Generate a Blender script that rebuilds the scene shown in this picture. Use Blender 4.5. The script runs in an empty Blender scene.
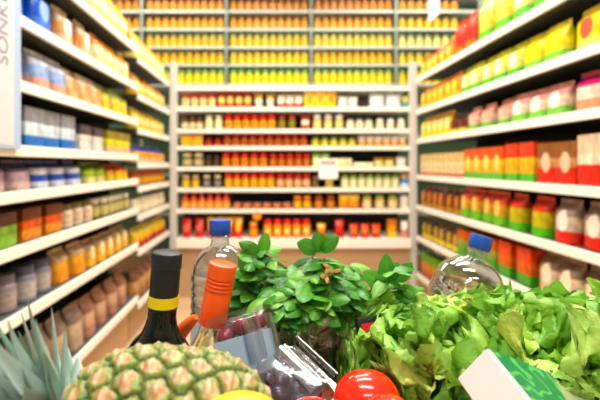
import bpy, bmesh, math, random
import numpy as np
from mathutils import Vector, Matrix, Euler
PI = math.pi
C = bpy.context.scene.collection
SC = bpy.context.scene

# ------------------------------------------------------------------ camera, world, light, exposure
CAMZ, F = 1.10, 420.0
cd = bpy.data.cameras.new('camera'); cam = bpy.data.objects.new('camera', cd); C.objects.link(cam)
cam.location = (0, 0, CAMZ); cam.rotation_euler = (PI/2, 0, 0)
cd.sensor_width = 36; cd.lens = 36*F/600; cd.shift_x = 0.05; cd.shift_y = -0.059; cd.clip_start = 0.02
cd.dof.use_dof = True; cd.dof.focus_distance = 0.50; cd.dof.aperture_fstop = 4.0
SC.camera = cam
w = bpy.data.worlds.new('world'); SC.world = w; w.use_nodes = True
w.node_tree.nodes['Background'].inputs[0].default_value = (1, 0.97, 0.92, 1)
w.node_tree.nodes['Background'].inputs[1].default_value = 0.6
SC.view_settings.view_transform = 'Standard'; SC.view_settings.look = 'None'
SC.view_settings.gamma = 1.0; SC.view_settings.use_curve_mapping = False
SC.view_settings.exposure = -0.42
LAMPS = [(0.2, -1.6, 34), (0.2, 0.1, 40), (0.2, 1.5, 46), (0.2, 2.75, 44), (-1.2, 3.95, 6), (1.6, 3.95, 6)]

# ------------------------------------------------------------------ helpers
def at(x, y, Y):
    return Vector(((x-270)*Y/F, Y, CAMZ-(y-164.5)*Y/F))

class MB:
    """collects shapes, then links them as one mesh object"""
    def __init__(s): s.v = []; s.f = []; s.col = []
    def add(s, vs, fs, M=None, col=None):
        n = len(s.v)
        for p in vs:
            p = Vector(p)
            s.v.append(tuple(M @ p if M is not None else p))
        s.f += [tuple(n+i for i in f) for f in fs]
        s.col += list(col) if col is not None else [(1, 1, 1)]*len(vs)
        return s
    def box(s, x0, x1, y0, y1, z0, z1, b=0.0, M=None):
        if b <= 0:
            vs = [(x, y, z) for z in (z0, z1) for y in (y0, y1) for x in (x0, x1)]
            fs = [(0,2,3,1), (4,5,7,6), (0,1,5,4), (2,6,7,3), (0,4,6,2), (1,3,7,5)]
            return s.add(vs, fs, M)
        bm = bmesh.new(); bmesh.ops.create_cube(bm, size=1)
        for v in bm.verts:
            v.co = Vector(((x0+x1)/2+v.co.x*(x1-x0), (y0+y1)/2+v.co.y*(y1-y0), (z0+z1)/2+v.co.z*(z1-z0)))
        bmesh.ops.bevel(bm, geom=bm.edges[:], offset=b, segments=2, affect='EDGES', profile=0.6)
        bm.verts.index_update()
        vs = [tuple(v.co) for v in bm.verts]; fs = [tuple(v.index for v in f.verts) for f in bm.faces]; bm.free()
        return s.add(vs, fs, M)
    def lathe(s, prof, n=20, M=None, cap=True, wob=None):
        vs = []; fs = []
        for j, (r, z) in enumerate(prof):
            for i in range(n):
                a = 2*PI*i/n
                rr = r*(wob(a, z) if wob else 1)
                vs.append((rr*math.cos(a), rr*math.sin(a), z))
        for j in range(len(prof)-1):
            for i in range(n):
                k = (i+1) % n
                fs.append((j*n+i, j*n+k, (j+1)*n+k, (j+1)*n+i))
        if cap:
            fs.append(tuple(reversed(range(n)))); m = (len(prof)-1)*n; fs.append(tuple(range(m, m+n)))
        return s.add(vs, fs, M)
    def tube(s, pts, r, n=8, r1=None):
        pts = [Vector(p) for p in pts]; r1 = r if r1 is None else r1
        vs = []; fs = []; m = len(pts)
        up = Vector((0, 0, 1)); prev = None
        for j, p in enumerate(pts):
            t = (pts[min(j+1, m-1)]-pts[max(j-1, 0)]).normalized()
            if prev is None:
                a = t.orthogonal().normalized()
            else:
                a = (prev-t*prev.dot(t)); a = a.normalized() if a.length > 1e-6 else t.orthogonal().normalized()
            prev = a; b = t.cross(a); rr = r+(r1-r)*j/max(1, m-1)
            for i in range(n):
                q = 2*PI*i/n
                vs.append(tuple(p+a*math.cos(q)*rr+b*math.sin(q)*rr))
        for j in range(m-1):
            for i in range(n):
                k = (i+1) % n; fs.append((j*n+i, j*n+k, (j+1)*n+k, (j+1)*n+i))
        fs.append(tuple(reversed(range(n)))); fs.append(tuple(range((m-1)*n, m*n)))
        return s.add(vs, fs)
    def grid(s, P, col=None, closed=False):
        """P: rows of points"""
        r, c = len(P), len(P[0]); vs = [p for row in P for p in row]; fs = []
        for j in range(r-1):
            for i in range(c-1 if not closed else c):
                k = (i+1) % c
                fs.append((j*c+i, j*c+k, (j+1)*c+k, (j+1)*c+i))
        return s.add(vs, fs, None, col)
    def mesh(s, name, mat, smooth=True, sharp=None, colattr=False):
        me = bpy.data.meshes.new(name); me.from_pydata(s.v, [], s.f); me.materials.append(mat)
        if smooth:
            me.polygons.foreach_set('use_smooth', [True]*len(me.polygons))
            if sharp: me.set_sharp_from_angle(angle=math.radians(sharp))
        if colattr:
            a = me.color_attributes.new('tint', 'FLOAT_COLOR', 'POINT')
            a.data.foreach_set('color', np.array([(c[0], c[1], c[2], 1) for c in s.col], dtype=np.float32).ravel())
        me.update(); return me
    def build(s, name, mat, parent=None, smooth=True, sharp=35, colattr=False):
        o = bpy.data.objects.new(name, s.mesh(name, mat, smooth, sharp, colattr)); C.objects.link(o)
        if parent: o.parent = parent
        return o

def tag(o, label=None, cat=None, group=None, kind=None):
    if label: o['label'] = label
    if cat: o['category'] = cat
    if group: o['group'] = group
    if kind: o['kind'] = kind
    return o
def empty(name, loc=(0, 0, 0), rot=(0, 0, 0)):
    o = bpy.data.objects.new(name, None); C.objects.link(o); o.location = loc; o.rotation_euler = rot
    o.empty_display_size = 0.02; return o
def dup(root):
    r = root.copy(); C.objects.link(r)
    for ch in root.children:
        c = ch.copy(); C.objects.link(c); c.parent = r
        for g in ch.children:
            d = g.copy(); C.objects.link(d); d.parent = c
    return r

# ------------------------------------------------------------------ materials
def srgb(h):
    h = h.lstrip('#'); c = [int(h[i:i+2], 16)/255 for i in (0, 2, 4)]
    return tuple(((x+0.055)/1.055)**2.4 if x > 0.04045 else x/12.92 for x in c)+(1,)
def new_mat(name):
    m = bpy.data.materials.new(name); m.use_nodes = True
    return m, m.node_tree, m.node_tree.nodes['Principled BSDF']
def mat(name, col, rough=0.5, metal=0.0, trans=0.0, ior=1.45, noise=0.0, scale=30, bump=0.0, coat=0.0, sss=0.0):
    m, nt, b = new_mat(name)
    c = srgb(col) if isinstance(col, str) else col
    b.inputs['Base Color'].default_value = c; b.inputs['Roughness'].default_value = rough
    b.inputs['Metallic'].default_value = metal; b.inputs['Transmission Weight'].default_value = trans
    b.inputs['IOR'].default_value = ior; b.inputs['Coat Weight'].default_value = coat
    if sss:
        b.inputs['Subsurface Weight'].default_value = sss; b.inputs['Subsurface Radius'].default_value = (0.01, 0.004, 0.002)
        b.inputs['Subsurface Scale'].default_value = 0.3
    if noise or bump:
        tc = nt.nodes.new('ShaderNodeTexCoord'); n = nt.nodes.new('ShaderNodeTexNoise')
        n.inputs['Scale'].default_value = scale; n.inputs['Detail'].default_value = 4
        nt.links.new(tc.outputs['Object'], n.inputs['Vector'])
        if noise:
            mx = nt.nodes.new('ShaderNodeMix'); mx.data_type = 'RGBA'
            mx.inputs[6].default_value = tuple(x*(1-noise) for x in c[:3])+(1,)
            mx.inputs[7].default_value = tuple(min(1, x*(1+noise)) for x in c[:3])+(1,)
            nt.links.new(n.outputs['Fac'], mx.inputs[0]); nt.links.new(mx.outputs[2], b.inputs['Base Color'])
        if bump:
            bp = nt.nodes.new('ShaderNodeBump'); bp.inputs['Strength'].default_value = bump; bp.inputs['Distance'].default_value = 0.004
            nt.links.new(n.outputs['Fac'], bp.inputs['Height']); nt.links.new(bp.outputs[0], b.inputs['Normal'])
    return m
def mat_tint(name, rough=0.4, transl=0.0, bump=0.0, bscale=200, coat=0.0):
    """colour read from the object's own 'tint' colouring"""
    m, nt, b = new_mat(name)
    a = nt.nodes.new('ShaderNodeAttribute'); a.attribute_name = 'tint'
    nt.links.new(a.outputs['Color'], b.inputs['Base Color']); b.inputs['Roughness'].default_value = rough
    b.inputs['Coat Weight'].default_value = coat
    if bump:
        tc = nt.nodes.new('ShaderNodeTexCoord'); n = nt.nodes.new('ShaderNodeTexNoise'); n.inputs['Scale'].default_value = bscale
        nt.links.new(tc.outputs['Object'], n.inputs['Vector'])
        bp = nt.nodes.new('ShaderNodeBump'); bp.inputs['Strength'].default_value = bump; bp.inputs['Distance'].default_value = 0.003
        nt.links.new(n.outputs['Fac'], bp.inputs['Height']); nt.links.new(bp.outputs[0], b.inputs['Normal'])
    if transl:
        t = nt.nodes.new('ShaderNodeBsdfTranslucent'); nt.links.new(a.outputs['Color'], t.inputs[0])
        mx = nt.nodes.new('ShaderNodeMixShader'); mx.inputs[0].default_value = transl
        out = nt.nodes['Material Output']
        nt.links.new(b.outputs[0], mx.inputs[1]); nt.links.new(t.outputs[0], mx.inputs[2]); nt.links.new(mx.outputs[0], out.inputs[0])
    return m
def mat_film(name, col=(0.95, 0.97, 1, 1), rough=0.06, lo=0.06, hi=0.75, bump=0.0, bscale=40):
    """thin clear plastic: see-through face on, shiny at grazing angles"""
    m, nt, b = new_mat(name); nt.nodes.remove(b)
    t = nt.nodes.new('ShaderNodeBsdfTransparent'); t.inputs[0].default_value = col
    g = nt.nodes.new('ShaderNodeBsdfGlossy'); g.inputs['Roughness'].default_value = rough
    lw = nt.nodes.new('ShaderNodeLayerWeight'); lw.inputs[0].default_value = 0.35
    mr = nt.nodes.new('ShaderNodeMapRange'); mr.inputs[3].default_value = lo; mr.inputs[4].default_value = hi
    nt.links.new(lw.outputs['Facing'], mr.inputs[0])
    mx = nt.nodes.new('ShaderNodeMixShader'); nt.links.new(mr.outputs[0], mx.inputs[0])
    nt.links.new(t.outputs[0], mx.inputs[1]); nt.links.new(g.outputs[0], mx.inputs[2])
    nt.links.new(mx.outputs[0], nt.nodes['Material Output'].inputs[0])
    if bump:
        tc = nt.nodes.new('ShaderNodeTexCoord'); n = nt.nodes.new('ShaderNodeTexNoise'); n.inputs['Scale'].default_value = bscale
        n.inputs['Detail'].default_value = 3
        nt.links.new(tc.outputs['Object'], n.inputs['Vector'])
        bp = nt.nodes.new('ShaderNodeBump'); bp.inputs['Strength'].default_value = bump; bp.inputs['Distance'].default_value = 0.01
        nt.links.new(n.outputs['Fac'], bp.inputs['Height'])
        nt.links.new(bp.outputs[0], g.inputs['Normal']); nt.links.new(bp.outputs[0], lw.inputs['Normal'])
    return m
_packs = {}
def mat_pack(bands, spot=None, rough=0.35):
    """printed packaging: bands up the height, a round motif on the front"""
    key = (tuple(bands), spot, rough)
    if key in _packs: return _packs[key]
    m, nt, b = new_mat('printed_pack'); b.inputs['Roughness'].default_value = rough
    tc = nt.nodes.new('ShaderNodeTexCoord'); sp = nt.nodes.new('ShaderNodeSeparateXYZ')
    nt.links.new(tc.outputs['Generated'], sp.inputs[0])
    cr = nt.nodes.new('ShaderNodeValToRGB'); cr.color_ramp.interpolation = 'CONSTANT'
    el = cr.color_ramp.elements
    el[0].position = 0; el[0].color = srgb(bands[0][1])
    for z, c in bands[1:]:
        e = el.new(z); e.color = srgb(c)
    el.remove(el[len(el)-1]) if len(bands) < len(el) else None
    nt.links.new(sp.outputs[2], cr.inputs[0]); last = cr.outputs[0]
    n = nt.nodes.new('ShaderNodeTexVoronoi'); n.inputs['Scale'].default_value = 5.0
    nt.links.new(tc.outputs['Generated'], n.inputs['Vector'])
    hs = nt.nodes.new('ShaderNodeHueSaturation'); nt.links.new(last, hs.inputs['Color'])
    mr = nt.nodes.new('ShaderNodeMapRange'); mr.inputs[3].default_value = 0.55; mr.inputs[4].default_value = 1.15; hs.inputs['Saturation'].default_value = 1.2
    nt.links.new(n.outputs['Color'], mr.inputs[0]); nt.links.new(mr.outputs[0], hs.inputs['Value']); last = hs.outputs[0]
    if spot:
        mp = nt.nodes.new('ShaderNodeMapping'); mp.inputs['Location'].default_value = (-0.5, 0, -0.52)
        mp.inputs['Scale'].default_value = (1, 0, 1)
        nt.links.new(tc.outputs['Generated'], mp.inputs[0])
        ln = nt.nodes.new('ShaderNodeVectorMath'); ln.operation = 'LENGTH'; nt.links.new(mp.outputs[0], ln.inputs[0])
        lt = nt.nodes.new('ShaderNodeMath'); lt.operation = 'LESS_THAN'; lt.inputs[1].default_value = 0.24
        nt.links.new(ln.outputs['Value'], lt.inputs[0])
        mx = nt.nodes.new('ShaderNodeMix'); mx.data_type = 'RGBA'; mx.inputs[7].default_value = srgb(spot)
        nt.links.new(lt.outputs[0], mx.inputs[0]); nt.links.new(last, mx.inputs[6]); last = mx.outputs[2]
    nt.links.new(last, b.inputs['Base Color'])
    _packs[key] = m; return m

M_white = mat('shelf_white', '#efe8dc', 0.35)
M_rail = mat('price_rail_cream', '#f6efe2', 0.3)
M_post = mat('post_grey', '#cbc4bb', 0.4)
M_dark = mat('back_panel_dark', '#131517', 0.6)
M_tanpanel = mat('back_panel_tan', '#a99f8c', 0.6)
M_green = mat('back_panel_green', '#7ba584', 0.6)
M_base = mat('plinth_tan', '#bd9870', 0.5, noise=0.06, scale=6)
M_under = mat('shelf_steel', '#4c544f', 0.5)
M_greyrail = mat('grey_rail', '#bcbfb2', 0.45)

# ------------------------------------------------------------------ setting
def struct(name, mb, m): return tag(mb.build(name, m, smooth=False), kind='structure')
X0, X1, YF, YB, H = -3.0, 3.2, 4.95, -3.0, 3.3
m, nt, b = new_mat('floor_tiles')
br = nt.nodes.new('ShaderNodeTexBrick'); tc = nt.nodes.new('ShaderNodeTexCoord')
br.offset = 0; br.inputs['Scale'].default_value = 1; br.inputs['Brick Width'].default_value = 0.4; br.inputs['Row Height'].default_value = 0.4
br.inputs['Mortar Size'].default_value = 0.004
br.inputs['Color1'].default_value = srgb('#d8b68e'); br.inputs['Color2'].default_value = srgb('#cfab82'); br.inputs['Mortar'].default_value = srgb('#a98a66')
nt.links.new(tc.outputs['Object'], br.inputs[0]); nt.links.new(br.outputs[0], b.inputs['Base Color']); b.inputs['Roughness'].default_value = 0.3
struct('floor', MB().box(X0, X1, YB, YF, -0.1, 0), m)
Mw = mat('wall_paint', '#dcd8cc', 0.8)
struct('ceiling', MB().box(X0, X1, YB, YF, H, H+0.1), mat('ceiling_paint', '#e9e7e0', 0.8))
struct('wall_left', MB().box(X0-0.1, X0, YB, YF, 0, H), Mw)
struct('wall_right', MB().box(X1, X1+0.1, YB, YF, 0, H), Mw)
struct('wall_far', MB().box(X0-0.1, X1+0.1, YF, YF+0.1, 0, H), Mw)
struct('wall_rear', MB().box(X0-0.1, X1+0.1, YB-0.1, YB, 0, H), Mw)

m_dif, nt, b = new_mat('lamp_diffuser'); b.inputs['Emission Color'].default_value = (1, 0.96, 0.9, 1); b.inputs['Emission Strength'].default_value = 4
lamp0 = None
for i, (x, y, p) in enumerate(LAMPS):
    if lamp0 is None:
        r = lamp0 = empty('ceiling_light')
        MB().box(-0.75, 0.75, -0.17, 0.17, -0.06, 0, 0.004).build('housing', M_white, r, smooth=False)
        MB().box(-0.72, 0.72, -0.14, 0.14, -0.068, -0.0605).build('diffuser', m_dif, r, smooth=False)
    else: r = dup(lamp0)
    r.location = (x, y, H)
    where = ['behind the trolley', 'over the trolley', 'over the middle of the aisle', 'just before the end rack',
             'over the high wall by the dry-goods corner', 'over the high wall by the hanging pointer'][i]
    tag(r, 'long white ceiling light '+where, 'ceiling light', 'ceiling lights')
    ld = bpy.data.lights.new('lamp_glow', 'AREA'); ld.shape = 'RECTANGLE'; ld.size = 1.4; ld.size_y = 0.27; ld.energy = p; ld.color = (1, 0.97, 0.91)
    lo = bpy.data.objects.new('lamp_glow', ld); C.objects.link(lo); lo.parent = r; lo.location = (0, 0, -0.075)

# ------------------------------------------------------------------ shelving
def rack(name, label, loc, rotz, width, depth, top, shelves, posts, m_back, m_board, base_h, rail_h=0.042, seams=(), post_w=0.05, m_rail=None, m_post=None, back_top=None, group='shelving racks'):
    """front face at local y=0, goods face -y, x runs 0..width"""
    r = empty(name, loc, (0, 0, rotz)); tag(r, label, 'shelving', group)
    MB().box(0, width, depth-0.02, depth, 0.0, back_top or top).build('back_panel', m_back, r, smooth=False)
    for z in shelves:
        s = MB().box(0.003, width-0.003, 0.004, depth-0.022, z-0.018, z).build('shelf_board', m_board, r, smooth=False)
        MB().box(0.003, width-0.003, -0.012, 0.003, z-rail_h, z+0.004, 0.003).build('price_rail', m_rail or M_rail, s, smooth=False)
    if base_h: MB().box(0.01, width-0.01, 0.05, depth-0.03, 0, base_h).build('base_plinth', M_base, r, smooth=False)
    for x in posts:
        MB().box(x-post_w/2, x+post_w/2, -0.035, 0.02, 0, top, 0.004).build('upright', m_post or M_post, r, smooth=False)
    return r

RX, LX = 1.20, -0.83
RZ = [CAMZ+d for d in (0.70, 0.44, 0.205, -0.085, -0.33, -0.58, -0.88)]
LZ = [CAMZ+d for d in (0.72, 0.49, 0.275, 0.06, -0.09, -0.27, -0.49, -0.82)]
LZF = [z-0.05 for z in LZ]
GZ = [1.746, 1.573, 1.392, 1.25, 1.077, 0.902, 0.727, 0.49]
WZ = [2.674, 2.49, 2.306, 2.125, 1.925, 1.7]
rack('shelving_unit', 'long white-railed rack along the aisle on the lettuce side', (RX, 3.42, 0), -PI/2, 2.07, 0.5, 2.25, RZ, [], M_dark, M_under, RZ[-1]-0.022, rail_h=0.036)
rack('shelving_unit', 'long white-railed rack along the aisle behind the pale hanging banner', (LX, 1.14, 0), PI/2, 1.48, 0.5, 2.2, LZ, [], M_dark, M_under, LZ[-1]-0.022, rail_h=0.034)
rack('shelving_unit', 'short rack bay with lower shelves between the dry-goods rack and the end rack', (LX, 2.625, 0), PI/2, 0.8, 0.5, 2.15, LZF, [], M_dark, M_under, LZF[-1]-0.022, rail_h=0.034)
GX0, GX1, GY = -0.80, 1.187, 3.5
g = rack('shelving_unit', 'low end rack of jars closing off the aisle, with white shelves and tan base', (GX0, GY, 0), 0, GX1-GX0, 0.42, 1.95, GZ[:-1], [0.0, GX1-GX0], M_dark, M_white, 0, rail_h=0.030, post_w=0.055, back_top=GZ[0])
g_w = GX1-GX0
s = MB().box(0.03, g_w-0.03, -0.05, 0.39, GZ[-1]-0.03, GZ[-1]).build('shelf_board', M_white, g, smooth=False)
MB().box(0.03, g_w-0.03, -0.065, -0.05, GZ[-1]-0.075, GZ[-1]+0.005, 0.004).build('price_rail', M_rail, s, smooth=False)
MB().box(0.03, g_w-0.03, -0.02, 0.38, 0, GZ[-1]-0.031).build('base_plinth', M_base, g, smooth=False)
MB().box(0.03, g_w-0.03, 0.385, 0.398, GZ[1], GZ[0]-0.03).build('tan_backing', M_tanpanel, g, smooth=False)
WX0, WY = -2.18, 4.30
rack('shelving_unit', 'high wall rack of amber jars rising behind the end rack', (WX0, WY, 0), 0, 5.2, 0.4, 3.05, [2.86]+WZ+[1.4, 1.0, 0.6, 0.2], [0.0, 0.87, 1.735, 2.6, 3.465, 4.33, 5.2], M_green, M_greyrail, 0.17, rail_h=0.024, post_w=0.02, m_rail=M_greyrail, m_post=mat('post_greengrey', '#8d9c8e', 0.5))

# ------------------------------------------------------------------ shelf goods
def sh(c, k):   # tidy tint helper
    return c
def jar_mesh(r, h, body, lid, label, lidh=0.24):
    def f(root_name):
        n = 14
        o = MB().lathe([(r*0.86, 0), (r, h*0.05), (r, h*0.66), (r*0.95, h*0.71), (r*0.78, h*(1-lidh)), (r*0.78, h*(1-lidh)+0.001)], n).build(root_name, body)
        MB().lathe([(r*0.84, h*(1-lidh)), (r*0.86, h*(1-lidh)+0.002), (r*0.86, h*0.985), (r*0.8, h)], n).build('lid', lid, o)
        if label: MB().lathe([(r*1.012, h*0.14), (r*1.012, h*0.6)], n, cap=False).build('paper_label', label, o)
        return o
    return f
def bottle_mesh(r, h, body, lid, label):
    def f(root_name):
        n = 14
        o = MB().lathe([(r*0.9, 0), (r, h*0.04), (r, h*0.5), (r*0.9, h*0.6), (r*0.45, h*0.74), (r*0.36, h*0.9)], n).build(root_name, body)
        MB().lathe([(r*0.44, h*0.87), (r*0.44, h*0.99), (r*0.4, h)], n).build('cap', lid, o)
        if label: MB().lathe([(r*1.012, h*0.1), (r*1.012, h*0.46)], n, cap=False).build('paper_label', label, o)
        return o
    return f
def carton_mesh(w_, d_, h_, m_):
    def f(root_name):
        mb = MB().box(-w_/2, w_/2, -d_/2, d_/2, 0, h_, min(0.003, h_*0.05))
        mb.box(-w_/2*0.98, w_/2*0.98, -0.0012, 0.0012, h_-0.001, h_+0.0006)
        return mb.build(root_name, m_)
    return f
def packet_mesh(w_, d_, h_, m_):
    """filled pouch: flat bottom gusset, belly, crimped top seam"""
    def f(root_name):
        P = []; n = 16
        for j, t in enumerate((0, 0.03, 0.12, 0.3, 0.5, 0.7, 0.84, 0.9, 0.905, 1.0)):
            dep = d_/2*(0.82 if t == 0 else 1-0.15*t if t < 0.72 else max(0.06, (0.9-t)/0.18*0.85) if t < 0.9 else 0.04)
            wid = w_/2*(0.94 if t < 0.1 else 1.0-0.05*math.sin(PI*t) if t < 0.84 else 0.99)
            row = []
            for i in range(n):
                a = 2*PI*i/n; c, s_ = math.cos(a), math.sin(a)
                e = 0.5
                x = wid*math.copysign(abs(c)**e, c); y = dep*math.copysign(abs(s_)**(0.75), s_)
                row.append((x, y, h_*t))
            P.append(row)
        mb = MB().grid(P, closed=True); mb.f.append(tuple(reversed(range(n)))); k = (len(P)-1)*n; mb.f.append(tuple(range(k, k+n)))
        return mb.build(root_name, m_)
    return f
def can_mesh(r, h, m_, lid):
    def f(root_name):
        o = MB().lathe([(r*0.97, 0.002), (r*0.99, 0.006), (r*0.99, h-0.006), (r*0.97, h-0.002)], 16).build(root_name, m_)
        MB().lathe([(r*1.0, h-0.004), (r*1.0, h), (r*0.93, h), (r*0.92, h-0.003)], 16).build('lid', lid, o)
        return o
    return f
ORD = ['first', 'second', 'third', 'fourth', 'fifth', 'sixth', 'seventh', 'eighth', 'ninth', 'tenth', 'eleventh', 'twelfth', 'thirteenth', 'fourteenth']
_mc = {}
def plain(col, rough=0.35):
    if (col, rough) not in _mc: _mc[(col, rough)] = mat('goods_colour', col, rough, noise=0.12, scale=60)
    return _mc[(col, rough)]
_protos = {}
def proto(kind, w_, h_, d_, cols):
    key = (kind, round(w_, 4), round(h_, 4), round(d_, 4), cols)
    if key in _protos: return dup(_protos[key]), False
    nm = {'jar': 'food_jar', 'bottle': 'food_bottle', 'carton': 'food_carton', 'packet': 'food_packet', 'can': 'food_can'}[kind]
    if kind == 'jar': f = jar_mesh(w_/2, h_, plain(cols[0], 0.15), plain(cols[1]), mat_pack(((0, cols[2]), (0.25, cols[2]), (0.75, cols[2])), cols[3] if len(cols) > 3 else None) if len(cols) > 2 and cols[2] else None)
    elif kind == 'bottle': f = bottle_mesh(w_/2, h_, plain(cols[0], 0.15), plain(cols[1]), plain(cols[2]))
    elif kind == 'carton': f = carton_mesh(w_, d_, h_, mat_pack(cols[0], cols[1] if len(cols) > 1 else None))
    elif kind == 'packet': f = packet_mesh(w_, d_, h_, mat_pack(cols[0], cols[1] if len(cols) > 1 else None, 0.3))
    else: f = can_mesh(w_/2, h_, mat_pack(cols[0], None), plain('#d8d4c8', 0.3))
    _protos[key] = f(nm); return _protos[key], True
CAT = {'jar': 'jar', 'bottle': 'bottle', 'carton': 'carton', 'packet': 'packet', 'can': 'can'}
PL = {'jar': 'jars', 'bottle': 'bottles', 'carton': 'cartons', 'packet': 'packets', 'can': 'cans'}
def run(pos, rot, a0, a1, kind, look, short, w_, h_, cols, where, prev, rng, d_=None, gap=0.004, back=0.03, jit=0.004, lean=0.0):
    """place identical goods side by side from a0 to a1; pos(a, inset) gives the world point"""
    d_ = d_ or min(w_, 0.09)
    n = max(1, int((abs(a1-a0)+gap)/(w_+gap))); step = (a1-a0)/n
    for k in range(n):
        if rot and a0+step*(k+0.5)+w_/2 > 3.415: break
        o, _ = proto(kind, w_, h_, d_, cols)
        a = a0+step*(k+0.5)
        o.location = pos(a, back+d_/2+rng.uniform(0, jit)); o.rotation_euler = (0, 0, rot+rng.uniform(-0.06, 0.06)*(1 if kind not in ('carton',) else 0.3))
        lab = '%s, %s %s, %s' % (look, ORD[min(k, 13)], prev, where)
        if len(lab.replace('-', '').split()) > 16: lab = '%s %s, %s %s, %s' % (short, kind, ORD[min(k, 13)], prev, where)
        if len(lab.replace('-', '').split()) > 16: lab = lab.replace('of the ', 'of ')
        tag(o, lab, CAT[kind], '%s %s on the %s' % (short, PL[kind], where))

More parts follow.
